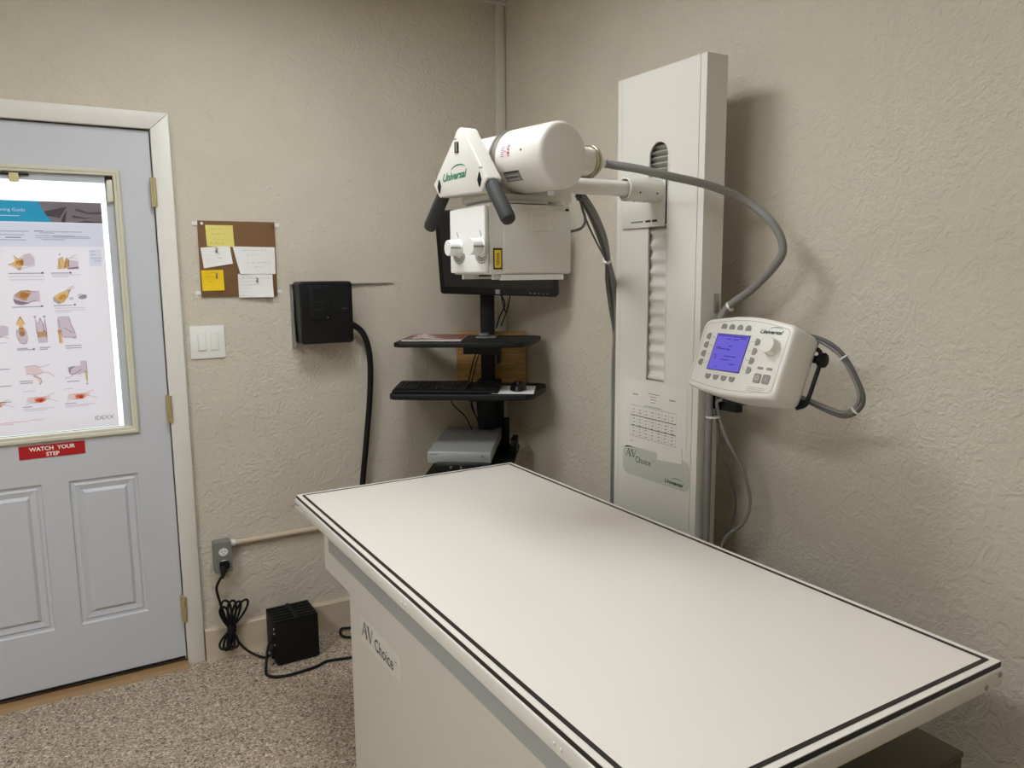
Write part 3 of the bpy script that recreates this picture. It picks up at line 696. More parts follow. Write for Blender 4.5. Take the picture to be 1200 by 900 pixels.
# ---------------------------------------------------------------- cable bundle from the head down behind the column
bun = thing('cable_bundle', 'dark bundle of cables hanging from the X-ray head to behind the column', 'cable', (1.655, 2.10, 0))
main = [V(1.335, 1.87, 1.755), V(1.352, 1.872, 1.745), V(1.408, 1.90, 1.703), V(1.497, 1.97, 1.638), V(1.556, 2.02, 1.573), V(1.605, 2.066, 1.503), V(1.640, 2.092, 1.417), V(1.655, 2.10, 1.24), V(1.655, 2.10, 1.0), V(1.655, 2.10, .70), V(1.66, 2.10, .25), V(1.665, 2.10, .012)]
rn = random.Random(5)
for k in range(7):
    a = 2*math.pi*k/6; rr = 0.0 if k == 6 else 0.0085
    off = V(-.55*math.cos(a)*rr*1.3, .8*math.cos(a)*rr*1.3, math.sin(a)*rr)
    q = []
    for i, p in enumerate(main):
        fl = 1.0 if i < 4 else (0.5 if i == 4 else 1.25)
        o2 = off*fl if i < 7 else V(math.cos(a)*rr, math.sin(a)*rr*.9, 0)
        q.append(p+o2)
    m = MB(); m.tube(q, 0.0058 if k % 2 else 0.0050, M_DGREYC if k in (0, 1, 5, 6) else M_GREYC, 8, 6); m.build('cable', bun)
b = MB(); d = (main[5]-main[3]).normalized(); b.lathe(main[4]-d*.004, d, [(.0135, 0), (.0150, .001), (.0150, .007), (.0135, .008)], M_WHITE, 20); b.build('cable_tie', bun)
b = MB(); b.tube([(1.335, 1.868, 1.752), (1.350, 1.875, 1.720), (1.358, 1.872, 1.693), (1.346, 1.86, 1.672), (1.298, 1.82, 1.655), (1.2225, 1.80, 1.642)], 0.0040, M_DGREYC, 8)
b.tube([(1.340, 1.868, 1.752), (1.348, 1.872, 1.72), (1.372, 1.888, 1.69), (1.42, 1.92, 1.65), (1.50, 1.98, 1.60), (1.556, 2.02, 1.566)], 0.0030, M_DGREYC, 8); b.build('thin_lead', bun)

# ---------------------------------------------------------------- control console on an arm at the column's near side
tl = R(22.74)
cu, cv = V(0, -1, 0), V(math.sin(tl), 0, math.cos(tl)); cc = V(1.5, 1.4345, 1.3264)
FO = Frame(cc, cu, cv)
con = thing('control_console', 'ivory X-ray control console with purple screen and grey buttons', 'console', (1.62, 1.40, 1.18))
def outline(ins):
    a0, a1, b0, b1 = -.117+ins, .184-ins, -.100+ins, .092-ins; P_ = []
    r = 0.020-ins*.5
    for k in range(5): t_ = R(90*k/4); P_.append((a1-r+r*math.cos(t_), b1-r-.003+r*math.sin(t_)))
    for k in range(1, 6):
        x = a1-r+(a0-a1+2*r)*k/6; P_.append((x, b1-.003+.014*math.sin(math.pi*k/6)))
    for k in range(5): t_ = R(90+90*k/4); P_.append((a0+r+r*math.cos(t_), b1-r-.003+r*math.sin(t_)))
    for k in range(5): t_ = R(180+90*k/4); P_.append((a0+r+r*math.cos(t_), b0+r+r*math.sin(t_)))
    for k in range(1, 6):
        x = a0+r+(a1-a0-2*r)*k/6; P_.append((x, b0-.010*math.sin(math.pi*k/6)))
    for k in range(5): t_ = R(270+90*k/4); P_.append((a1-r+r*math.cos(t_), b0+r-.001+r*math.sin(t_)))
    return P_
b = MB(); rings = [(0.014, -.105), (0.004, -.098), (0.000, -.085), (-.001, -.020), (0.0, -.006), (0.004, -.0008), (.007, 0.0)]
n = len(outline(0)); vs = []
for ins, h in rings: vs += [FO(a, c, h) for a, c in outline(ins)]
fs = [(j*n+i, j*n+(i+1) % n, (j+1)*n+(i+1) % n, (j+1)*n+i) for j in range(len(rings)-1) for i in range(n)]
fs += [tuple(range(n)), tuple(range(len(rings)*n-1, (len(rings)-1)*n-1, -1))]
b.add(vs, fs, M_IVORY); body = b.build('case', con, smooth_angle=50)
b = MB()
for ins, cc_ in ((.012, .0004),):
    o1, o2 = outline(.012), outline(.0130)
    b.add([FO(a, c, .0005) for a, c in o1]+[FO(a, c, .0005) for a, c in o2], [(i, (i+1) % n, n+(i+1) % n, n+i) for i in range(n)], M_BTN)
b.build('overlay_edge', body)
b = MB(); b.fbox(FO, -.0565, .0565, -.0505, .0505, .0002, .0010, mat('bezel_dark', rgb(58, 54, 84), .4)); b.fbox(FO, -.054, .054, -.0483, .0483, .0010, .0016, M_LCD); scn = b.build('screen', con)
t = MB()
for a0, a1, c in ((-.018, -.004, .036), (.004, .022, .036), (.026, .046, .040), (-.046, -.030, .012), (-.004, .006, .018), (-.006, .004, .008), (-.044, -.036, -.010), (-.042, -.034, -.016), (-.02, .012, -.020), (-.04, .0, .009), (-.01, .03, -.010), (-.030, -.024, -.040), (.016, .034, -.030), (-.05, .05, .0445)):
    t.stroke(FO, [(a0, c), (a1, c)], .0022, M_LCDTX, .0019)
t.build('screen_text', scn)
def dshape(a, c, rot, s=.0088):
    q = [(-s, -s*.75), (s, -s*.75)]+[(s*math.cos(R(k)), -s*.1+s*.95*math.sin(R(k))) for k in range(0, 181, 30)]
    return [(a+x*math.cos(rot)-y*math.sin(rot), c+x*math.sin(rot)+y*math.cos(rot)) for x, y in q]
for k in range(4):
    for (a, c, ro) in ((-.0413+k*.0276, .0705, 0), (-.0430+k*.0276, -.0688, math.pi), (-.0848, .0400-k*.0245, math.pi/2), (.0842, .0360-k*.0250, -math.pi/2)):
        m = MB(); m.prism(FO, dshape(a, c, ro), .0002, .0022, M_BTN); m.build('button', con)
t = MB()
for k in range(4):
    t.stroke(FO, [(-.076, .0400-k*.0245), (-.066, .0400-k*.0245), (-.060, .034-k*.0205)], .0008, M_PRINTG, .0006)
    t.stroke(FO, [(.075, .0360-k*.0250), (.066, .0360-k*.0250), (.060, .034-k*.0205)], .0008, M_PRINTG, .0006)
stuff(t.build('callout_lines', con))
t = MB(); logo(t, FO, .080, .0600, .076, M_DGREEN, M_GREEN, .0006); t.build('logo', con)
t = MB()
for c, a1 in ((-.0800, .150), (-.0845, .148), (-.0890, .150)): t.stroke(FO, [(.096, c), (a1, c)], .0018, mat('print_pale', rgb(190, 188, 180), .6), .0006)
t.build('small_print', con)
b = MB(); b.lathe(FO(.1340, .0260, .0002), FO.n, [(.0235, 0), (.0235, .002), (.0220, .003), (.0210, .021), (.0195, .023), (0, .0234)], M_IVORY, 36); b.build('dial_knob', con)
for a in (.1180, .1457):
    m = MB(); m.prism(FO, rrect(a-.009, a+.009, -.0325, -.0262, .003), .0002, .0012, M_BTN); m.build('indicator', con)
for a, s_ in ((.1182, 'O'), (.1454, 'I')):
    m = MB(); m.prism(FO, rrect(a-.0105, a+.0105, -.0680, -.0440, .004), .0002, .0024, M_BTN); pb = m.build('power_button', con)
    m = MB(); m.text(FO, s_, a, -.0605, .015, M_PALE, .0028, 'CENTER'); m.build('symbol', pb)
# black bracket behind the console and the mount on the column
b = MB(); bk = FO(0.03, -.03, -.105)
b.fbox(FO, -.05, .150, -.075, .055, -.1085, -.1055, M_SATIN); b.fbox(FO, .168, .188, -.088, -.072, -.106, -.100, M_SATIN); b.build('back_plate', con)
b = MB(); b.tube([FO(.150, .072, -.100), FO(.178, .060, -.116), FO(.187, .035, -.118), FO(.187, -.02, -.118), FO(.186, -.058, -.118), FO(.186, -.080, -.114), FO(.170, -.094, -.104)], .0055, M_SATIN, 8); b.build('bracket_arm', con)
b = MB(); b.lathe(FO(.165, .040, -.120), cu, [(.010, 0), (.010, .018), (.019, .020), (.019, .030), (.012, .034)], M_SATIN, 10); b.build('clamp_knob', con)
b = MB(); b.tube([FO(.10, .088, -.09), FO(.14, .088, -.105), FO(.165, .075, -.115)], .006, M_SATIN, 8); b.build('top_hook', con)
b = MB(); b.box(1.672, 1.698, 1.56, 1.6610, 1.130, 1.180, M_SATIN); b.box(1.610, 1.698, 1.48, 1.5595, 1.170, 1.200, M_SATIN); b.build('mount_arm', con, bevel=.004)
# cable loop on the console's right
lp = [V(1.605, 1.31, 1.376), V(1.63, 1.280, 1.373), V(1.64, 1.238, 1.359), V(1.65, 1.200, 1.328), V(1.66, 1.169, 1.274), V(1.66, 1.150, 1.229), V(1.66, 1.166, 1.195), V(1.65, 1.196, 1.181), V(1.64, 1.245, 1.192), V(1.62, 1.300, 1.214), V(1.605, 1.35, 1.22)]
cl = thing('console_cable', 'grey twin cable forming a loop behind the control console', 'cable', (1.64, 1.24, 1.18))
cen = V(1.645, 1.25, 1.275)
for k, (s_, m_) in enumerate(((1.0, M_DGREYC), (0.90, M_GREYC))):
    m = MB(); m.tube([cen+(p-cen)*(s_ if 1 < i < 9 else s_+.04*(1-s_)*10) for i, p in enumerate(lp)], .0050, m_, 10); m.build('cable', cl)
for i in (3, 6):
    d = (lp[i+1]-lp[i-1]).normalized(); pc = cen+(lp[i]-cen)*.95
    m = MB(); m.lathe(pc-d*.002, d, [(.0105, 0), (.0115, .001), (.0115, .003), (.0105, .004)], M_WHITE, 16); m.build('cable_tie', cl)
cl2 = thing('console_lead', 'pair of grey leads drooping below the console along the column side', 'cable', (1.70, 1.60, .6))
b = MB(); b.tube([(1.608, 1.50, 1.197), (1.635, 1.58, 1.198), (1.662, 1.628, 1.172), (1.672, 1.638, 1.13), (1.676, 1.638, 1.104), (1.674, 1.622, 1.031), (1.702, 1.600, .926), (1.724, 1.600, .843), (1.723, 1.612, .774), (1.708, 1.632, .70), (1.70, 1.635, .50), (1.70, 1.63, .20), (1.71, 1.61, .008)], .0042, M_DGREYC, 8); b.build('lead', cl2)
b = MB(); b.tube([(1.600, 1.47, 1.19), (1.63, 1.54, 1.176), (1.652, 1.615, 1.160), (1.672, 1.628, 1.12), (1.674, 1.625, 1.10), (1.678, 1.600, 1.047), (1.715, 1.570, .957), (1.741, 1.560, .864), (1.730, 1.570, .792), (1.695, 1.622, .71), (1.69, 1.62, .50), (1.69, 1.615, .20), (1.70, 1.595, .008)], .0050, M_GREYC, 8); b.build('lead', cl2)
b = MB(); b.lathe((1.661, 1.642, 1.106), (0, 0, 1), [(.0215, 0), (.0222, .001), (.0222, .004), (.0215, .005)], M_WHITE, 20); b.build('cable_tie', cl2)

# ---------------------------------------------------------------- corner workstation (turned across the corner)
WO = (1.64, 2.98, 0.0); WR = -R(35)
def ws(name, label, cat, a, b_, z, group=None):        # a thing placed in the workstation's own frame: a right, b towards the room
    c, s = math.cos(WR), math.sin(WR)
    return thing(name, label, cat, (WO[0]+c*a-s*(-b_), WO[1]+s*a+c*(-b_), z), WR, group)
def lb(mb, o, a0, a1, b0, b1, z0, z1, m):              # box in local coordinates relative to thing at (a,b,z) = o
    return mb.box(a0-o[0], a1-o[0], -(b1-o[1]), -(b0-o[1]), z0-o[2], z1-o[2], m)
b = MB(); c, s = math.cos(WR), math.sin(WR)
pb = thing('plywood_board', 'plywood board fixed across the room corner behind the workstation pole', 'board', (1.704, 3.065, 0.98), WR)
b.box(-.158, .158, -.010, .010, 0, .292, M_PLY); b.build('board', pb, world=False, bevel=.002)
for x in (-.135, .135):
    for z in (.06, .24): m = MB(); m.lathe((x, -.010, z), (0, -1, 0), [(.005, 0), (.004, .002)], M_STEEL, 10); m.build('screw', pb, world=False)
st = ws('computer_workstation', 'black wall workstation pole with shelves in the corner behind the X-ray table', 'workstation', 0, 0, 0.70)
O3 = (0, 0, .70)
b = MB(); lb(b, O3, -.030, .030, -.022, .020, .845, 1.62, M_SATIN); b.build('pole', st, world=False, bevel=.004)
for z in (1.02, 1.21): m = MB(); lb(m, O3, -.05, .05, -.107, -.0225, z, z+.04, M_SATIN); m.build('wall_mount', st, world=False)
FZ = Frame((0, 0, 0), (1, 0, 0), (0, 1, 0))
def shelf(pts, z, th, name):
    m = MB(); m.prism(FZ, [(a, -b_) for a, b_ in pts], z-th-.70, z-.70, M_SATIN); return m.build(name, st, world=False, bevel=.004, segs=3)
shelf([(-.335, .022), (.185, .022), (.235, .060), (.235, .130), (.205, .330), (.180, .380), (.150, .395), (-.310, .395), (-.335, .370)], 1.265, .019, 'shelf')
shelf([(-.365, .022), (.230, .022), (.258, .050), (.258, .150), (.215, .330), (.190, .362), (-.345, .362), (-.365, .340)], 1.056, .024, 'shelf')
b = MB(); lb(b, O3, -.075, .065, .0205, .25, 1.205, 1.2455, M_SATIN); lb(b, O3, .05, .062, .0205, .12, 1.15, 1.2045, M_SATIN); b.build('shelf_bracket', st, world=False)
b = MB(); lb(b, O3, -.06, .06, .0205, .20, 1.000, 1.0315, M_SATIN); b.build('shelf_bracket', st, world=False)
b = MB(); lb(b, O3, -.205, .13, -.10, .475, .738, .752, M_SATIN); lb(b, O3, .105, .13, -.02, .10, .7522, .815, M_SATIN); lb(b, O3, .062, .085, -.09, -.075, .7522, .880, M_SATIN); lb(b, O3, -.06, .06, -.10, -.085, .7522, 1.02, M_SATIN); b.build('tray', st, world=False, bevel=.002)
b = MB(); lb(b, O3, -.055, .055, .0205, .060, 1.52, 1.62, M_SATIN); b.build('monitor_mount', st, world=False)
for pts in ([(-.035, .03, 1.22), (-.06, .05, 1.15), (-.085, .03, 1.06)], [(-.025, .03, 1.21), (-.045, .06, 1.15), (-.07, .03, 1.06)],
            [(-.17, .06, 1.03), (-.15, .08, .97), (-.10, .05, .91), (-.07, .05, .85)], [(-.08, .05, 1.02), (-.06, .06, .94), (-.03, .04, .85)], [(-.06, .05, 1.02), (-.07, .05, .95), (-.02, .05, .86)], [(-.04, .04, 1.02), (-.045, .05, .95), (-.035, .04, .85)],
            [(.045, -.03, 1.45), (.075, -.02, 1.40), (.05, -.03, 1.34), (.035, -.02, 1.29)], [(.10, -.05, 1.46), (.085, -.05, 1.38), (.055, -.04, 1.30)], [(.07, -.06, 1.46), (.06, -.05, 1.42), (.075, -.05, 1.36)]):
    m = MB(); m.tube([(a, -b_, z-.70) for a, b_, z in pts], .0028, M_BLACKM, 6); m.build('wire', st, world=False)
# wall outlet in the corner behind the monitor
t = thing('wall_outlet', 'small white outlet plate in the corner below the monitor', 'outlet', (1.772, WY, 1.30))
b = MB(); b.box(1.742, 1.794, WY-.006, WY-.0005, 1.300, 1.400, M_ALMOND); b.build('plate', t, bevel=.002)
b = MB(); b.box(1.758, 1.778, WY-.008, WY-.006, 1.355, 1.382, M_WHITE); b.box(1.758, 1.778, WY-.008, WY-.006, 1.318, 1.345, M_WHITE); b.build('socket', t)

# monitor
mu, mv = V(.6714, -.7406, -.0259).normalized(), V(-.1454, -.1660, .9754); mv = (mv-mu*mv.dot(mu)).normalized()
FM = Frame((1.5499, 2.743, 1.609), mu, mv)
mon = thing('monitor', 'black flat monitor behind the X-ray head, tilted toward the table', 'monitor', (1.60, 2.85, 1.44))
b = MB(); b.prism(FM, rrect(-.252, .252, -.171, .171, .012), -.030, 0, M_BLACK); b.prism(FM, rrect(-.15, .15, -.11, .11, .03), -.055, -.0305, M_BLACKM); cs = b.build('casing', mon, bevel=.003)
b = MB(); b.fbox(FM, -.232, .232, -.138, .150, .0003, .0008, M_SCREEN); b.build('screen', mon)
b = MB(); b.cyl(FM(0, -.02, -.054), V(1.615, 2.944, 1.57), .022, M_SATIN, 16); b.build('tilt_arm', mon)
t = MB(); t.fbox(FM, -.009, .009, -.164, -.147, .0003, .0010, mat('badge_silver', rgb(170, 172, 174), .3, .6)); lg = t.build('badge', mon)
t = MB(); t.text(FM, 'hp', 0, -.159, .013, M_BLACK, .0013, 'CENTER', shear=.2); t.build('lettering', lg)
for k in range(5): m = MB(); m.fbox(FM, .135+k*.018, .141+k*.018, -.160, -.157, .0002, .0008, M_GREYL); m.build('menu_button', mon)

# upper shelf: magazine and a small clip-shaped gadget
O4 = (-.18, .20, 1.2655)
mg = ws('magazine', 'magazine with dark red cover lying on the upper shelf', 'magazine', *O4)
cov = mat('magazine_cover', rgb(122, 62, 54), .35, noise=(25, .2))
b = MB(); lb(b, O4, -.312, -.072, .030, .330, 1.2660, 1.2690, M_PAPER); b.build('pages', mg, world=False)
b = MB(); lb(b, O4, -.313, -.071, .029, .331, 1.2692, 1.2700, cov); b.build('cover', mg, world=False)
F4 = Frame((0, 0, 1.2700-O4[2]), (1, 0, 0), (0, 1, 0))
t = MB()
for sd, (cx, cy, rx, ry) in enumerate(((-.268, .10, .030, .06), (-.24, .18, .05, .035), (-.20, .24, .05, .02), (-.27, .22, .022, .04))): t.flat(F4, blob(cx-O4[0], -(cy-O4[1]), rx, ry, 40+sd, 16, .3), .0003, M_PALE)
t.flat(F4, [(-.313-O4[0], -(.331-O4[1])), (-.071-O4[0], -(.331-O4[1])), (-.071-O4[0], -(.300-O4[1])), (-.313-O4[0], -(.312-O4[1]))], .0004, M_PAPER)
t.build('cover_picture', mg, world=False)
O5 = (.02, .16, 1.2655)
gd = ws('desk_gadget', 'small clear grey holder on the upper shelf beside the magazine', 'holder', *O5)
gm = mat('smoky_grey', rgb(96, 96, 92), .3)
b = MB(); lb(b, O5, -.03, .055, .10, .20, 1.266, 1.272, gm); b.build('base', gd, world=False, bevel=.002)
b = MB(); lb(b, O5, -.02, .02, .13, .18, 1.2722, 1.284, gm); b.build('block', gd, world=False, bevel=.004)
# keyboard, mouse, paper
O6 = (-.14, .25, 1.056)
kb = ws('keyboard', 'black computer keyboard on the lower shelf', 'keyboard', *O6)
Fk6 = Frame((0, 0, 0), (0, 1, 0), (0, 0, 1))
b = MB(); b.prism(Frame((0, 0, 0), (0, 1, 0), (0, 0, 1)), [(-.092, .0005), (.078, .0005), (.078, .026), (-.092, .013)], -.215, .215, M_BLACKM); b.build('body', kb, world=False, bevel=.003)
b = MB()
for r in range(6):
    y = -.080+r*.026; z = .0140+(y+.092)/.17*.013
    for c_ in range(21):
        if c_ in (15,) or (r > 3 and c_ in (16, 17) and r == 4): continue
        x = -.205+c_*.0196
        b.box(x, x+.0165, y, y+.020, z, z+.005, M_BLACK)
stuff(b.build('keys', kb, world=False))
O7 = (.135, .26, 1.0565)
pd = ws('paper_sheet', 'white paper sheet under the mouse on the lower shelf', 'paper', *O7)
b = MB(); b.prism(FZ, [(-.085, -.085), (.082, -.085), (.082, .130), (-.060, .130)], .0002, .0012, M_PAPER); b.build('sheet', pd, world=False)
ms = ws('mouse', 'black computer mouse on the lower shelf beside the keyboard', 'mouse', .150, .245, 1.058)
b = MB(); vs, fs = [], []
for i in range(9):
    ph = i/8*math.pi/2
    for k in range(20):
        th = 2*math.pi*k/20; rx, ry = .034*math.cos(ph)**.6, .055*math.cos(ph)**.6
        vs.append((max(rx, 1e-4)*math.cos(th), max(ry, 1e-4)*math.sin(th)+.006*math.sin(ph), .002+.034*math.sin(ph)))
fs = [(j*20+k, j*20+(k+1) % 20, (j+1)*20+(k+1) % 20, (j+1)*20+k) for j in range(8) for k in range(20)]+[tuple(range(19, -1, -1)), tuple(range(160, 180))]
b.add(vs, fs, M_BLACK); b.build('shell', ms, world=False, smooth_angle=60)
b = MB(); b.cyl((-.004, -.030, .031), (.004, -.030, .031), .008, M_GRIP, 14); b.build('scroll_wheel', ms, world=False)
# silver box and the slim black unit below it
O8 = (-.07, .22, .753)
bx = ws('black_unit', 'slim black device in front of the silver box on the tray', 'device', -.07, .22, .7525)
b = MB(); lb(b, (-.07, .22, .7525), -.165, .045, .429, .470, .7530, .798, M_BLACK); b.build('case', bx, world=False, bevel=.003)
for a in (-.10, -.06): m = MB(); m.lathe((a+.07, -.250, .034), (0, -1, 0), [(.005, 0), (.005, .003)], M_STEEL, 12); m.build('jack', bx, world=False)
m = MB(); m.lathe((.098, -.250, .034), (0, -1, 0), [(.012, 0), (.012, .02), (.009, .024)], M_BLACKM, 16); m.build('plug', bx, world=False)
O9 = (-.07, .22, .7905)
sv = ws('silver_box', 'silver metal computer box on the tray below the keyboard shelf', 'computer', *O9)
b = MB(); lb(b, O9, -.200, .052, -.060, .425, .7910, .838, M_SILVER); b.build('case', sv, world=False, bevel=.003)
F9 = Frame((0, -(.425-.22), 0), (1, 0, 0), (0, 0, 1))
m = MB(); m.stroke(F9, [(-.118, .036), (-.088, .0365)], .004, M_PRINTG, .0008); m.build('small_print', sv, world=False)
m = MB(); m.lathe((.088, -.2052, .029), (0, -1, 0), [(.005, 0), (.004, .003)], M_STEEL, 12); m.build('power_button', sv, world=False)

# ---------------------------------------------------------------- things on the back wall
# black wall unit on a sheet-metal bracket, with its hose
br = thing('metal_bracket', 'thin galvanised metal bracket on the wall behind the black wall unit', 'bracket', (1.0, WY, 1.24))
b = MB(); b.prism(Frame((0, 0, 1.494), (1, 0, 0), (0, 1, 0)), [(.832, WY-.0008), (.832, WY-.012), (.87, WY-.030), (1.275, WY-.008), (1.275, WY-.0008)], -.0015, .0015, M_GALV); b.build('ledge', br)
b = MB(); b.prism(Frame((.8335, 0, 0), (0, -1, 0), (0, 0, 1)), [(-WY+.0008, 1.4925), (-WY+.012, 1.4925), (-WY+.052, 1.245), (-WY+.0008, 1.235)], -.0015, .0015, M_GALV); b.build('side_plate', br)
un = thing('wall_unit', 'black plastic box mounted on the back wall with a black hose', 'wall box', (.955, 3.11, 1.25))
b = MB(); Fu = Frame((0, 3.052, 0), (1, 0, 0), (0, 0, 1))
b.prism(Fu, rrect(.842, 1.056, 1.258, 1.506, .014), -.105, 0, M_BLACK); ub = b.build('housing', un, bevel=.007, segs=3)
b = MB(); b.prism(Fu, rrect(.872, .960, 1.355, 1.490, .004), .0005, .006, M_BLACKM); dv = b.build('door_flap', un, bevel=.002)
b = MB()
for z in (1.395, 1.425): b.fbox(Fu, .893, .935, z, z+.002, .0062, .0072, M_GRIP)
b.fbox(Fu, .893, .935, 1.37, 1.475, .0060, .0062, M_BLACK); b.build('latch_panel', dv)
m = MB(); m.lathe(Fu(.948, 1.362, .006), (0, -1, 0), [(.003, 0), (.002, .002)], M_STEEL, 10); m.build('screw', un)
m = MB(); m.fbox(Fu, 1.005, 1.030, 1.395, 1.399, .0004, .0010, M_GRIP); m.build('embossed_line', un)
b = MB(); b.tube([(1.048, 3.115, 1.336), (1.078, 3.12, 1.323), (1.114, 3.12, 1.293), (1.138, 3.12, 1.234), (1.146, 3.12, 1.142), (1.137, 3.12, .996), (1.115, 3.12, .813), (1.093, 3.12, .642), (1.077, 3.115, .516), (1.06, 3.10, .25), (1.05, 3.08, .02)], .0125, M_BLACKM, 14); b.build('hose', un)

# light switch plate
t = thing('light_switch', 'white double rocker light switch plate beside the door', 'light switch', (.507, WY, 1.215))
b = MB(); b.prism(FB, rrect(.444, .571, 1.216, 1.342, .004), .0005, .0065, M_WHITE); b.build('plate', t, bevel=.002)
for a, tilt in ((.470, 0), (.517, 1)):
    m = MB(); m.prism(FB, rrect(a, a+.032, 1.246, 1.314, .002), .0066, .0080, M_TRIM); rk = m.build('rocker_frame', t)
    m = MB(); h0, h1 = (.0125, .0085) if not tilt else (.0095, .0105)
    m.add([FB(a+.003, 1.249, .008), FB(a+.029, 1.249, .008), FB(a+.029, 1.311, .008), FB(a+.003, 1.311, .008), FB(a+.003, 1.249, h0), FB(a+.029, 1.249, h0), FB(a+.029, 1.311, h1), FB(a+.003, 1.311, h1)],
          [(0, 1, 2, 3), (4, 5, 6, 7), (0, 1, 5, 4), (1, 2, 6, 5), (2, 3, 7, 6), (3, 0, 4, 7)], M_WHITE); m.build('rocker', t, bevel=.001)
for a in (.485, .530):
    for z in (1.226, 1.332): screw(FB(a, z, .0065), (0, -1, 0), .0025, t, M_WHITE, .001)

# cork board and its notes
cb = thing('bulletin_board', 'small square brown cork board pinned to the wall above the switch', 'bulletin board', (.639, WY, 1.452))
b = MB(); b.prism(FB, [(.496, 1.453), (.781, 1.453), (.783, 1.738), (.498, 1.738)], .001, .010, M_CORK); b.build('board', cb, bevel=.0015)
for a, z in ((.491, 1.728), (.790, 1.728), (.489, 1.468), (.788, 1.468)): m = MB(); m.prism(FB, rrect(a-.013, a+.013, z-.007, z+.007, .005), .0003, .0030, M_WHITE); m.build('wall_clip', cb)
for a, z, mm in ((.511, 1.727, M_WHITE), (.773, 1.728, M_CORK)): m = MB(); m.lathe(FB(a, z, .010), (0, -1, 0), [(.003, 0), (.006, .004), (.005, .008)], mm, 14); m.build('push_pin', cb)
def note(name, label, quad, mm, lines, curl=0.0, curlc=0, ruled=False, lift=.0105, pin=None, dk=M_PRINTG):
    n_ = thing(name, label, 'note', FB((quad[0][0]+quad[1][0])/2, quad[0][1], lift))
    m = MB(); N_ = 6; vs = []
    def pt(i, j, e):
        s_, t_ = i/N_, j/N_; (x0, z0), (x1, z1), (x2, z2), (x3, z3) = quad
        x = (x0*(1-s_)+x1*s_)*(1-t_)+(x3*(1-s_)+x2*s_)*t_; z = (z0*(1-s_)+z1*s_)*(1-t_)+(z3*(1-s_)+z2*s_)*t_
        cs = [(1-s_)*(1-t_), s_*(1-t_), s_*t_, (1-s_)*t_][curlc]
        return FB(x, z, lift+e+curl*cs**2)
    for e in (0, .0006):
        for j in range(N_+1):
            for i in range(N_+1): vs.append(pt(i, j, e))
    K = (N_+1)**2; fs = []
    for j in range(N_):
        for i in range(N_):
            q = j*(N_+1)+i; fs.append((q, q+1, q+N_+2, q+N_+1)); fs.append((K+q, K+q+N_+1, K+q+N_+2, K+q+1))
    rim = [i for i in range(N_+1)]+[j*(N_+1)+N_ for j in range(1, N_+1)]+[N_*(N_+1)+i for i in range(N_-1, -1, -1)]+[j*(N_+1) for j in range(N_-1, 0, -1)]
    for p, q in zip(rim, rim[1:]+rim[:1]): fs.append((p, q, q+K, p+K))
    m.add(vs, fs, mm); m.build('sheet', n_)
    xs_ = [p[0] for p in quad]; zs_ = [p[1] for p in quad]; w0, w1 = max(xs_[0], xs_[3])+.008, min(xs_[1], xs_[2])-.008
    m = MB(); h = max(zs_)-min(zs_)
    for k, (fa, fb_, fz) in enumerate(lines): scribble(m, FB, w0+(w1-w0)*fa, w0+(w1-w0)*fb_, min(zs_)+h*fz, .006, dk, hash(label) % 97+k if False else len(label)*7+k, .0008, lift+.0014+curl*.12)
    m.build('handwriting', n_)
    if ruled:
        m = MB()
        for k in range(6): m.stroke(FB, [(min(xs_)+.002, min(zs_)+.010+k*.013), (max(xs_)-.002, min(zs_)+.010+k*.013)], .0006, mat('rule_blue', rgb(150, 160, 186), .6), lift+.0011)
        m.stroke(FB, [(max(xs_)-.018, min(zs_)+.002), (max(xs_)-.018, max(zs_)-.002)], .0007, mat('rule_red', rgb(200, 140, 140), .6), lift+.0011); m.build('ruled_line', n_)
    if pin:
        m = MB(); m.tube([FB(pin[0]-.002, pin[1]+.010, lift+.004), FB(pin[0]+.003, pin[1]+.004, lift+.009), FB(pin[0]-.003, pin[1]-.002, lift+.008), FB(pin[0]+.003, pin[1]-.008, lift+.004)], .0022, M_BTN, 8); m.build('push_pin', n_)
    return n_
note('sticky_note', 'pale yellow sticky note at the top of the cork board', [(.526, 1.643), (.626, 1.641), (.622, 1.722), (.524, 1.722)], M_STICKY, [(.1, .9, .82), (.1, .8, .60), (.2, .9, .36), (.05, .7, .16)], .010, 2)
note('paper_note', 'tilted small white note at left middle of the cork board', [(.510, 1.560), (.615, 1.577), (.609, 1.646), (.502, 1.637)], M_PAPER, [(.5, .9, .65), (.1, .35, .4), (.5, .8, .45)], .008, 1, pin=(.558, 1.628))
note('paper_note', 'largest white handwritten note at right middle of the cork board', [(.640, 1.538), (.777, 1.537), (.778, 1.641), (.619, 1.643)], M_PAPER, [(.1, .8, .86), (.2, .6, .70), (.05, .9, .42), (.1, .7, .26), (.3, .5, .12)], .010, 0)
note('sticky_note', 'bright yellow sticky note at bottom left of the cork board', [(.500, 1.475), (.579, 1.476), (.579, 1.554), (.499, 1.552)], M_STICKY2, [(.1, .8, .86), (.1, .6, .66), (.2, .5, .45)], .006, 1, pin=(.553, 1.532), dk=M_CORK)
note('paper_note', 'ruled white note hanging below the bottom edge of the cork board', [(.632, 1.447), (.763, 1.446), (.764, 1.535), (.632, 1.538)], M_PAPER, [(.05, .4, .86), (.3, .75, .55)], .012, 1, ruled=True, lift=.0125, pin=(.702, 1.512))

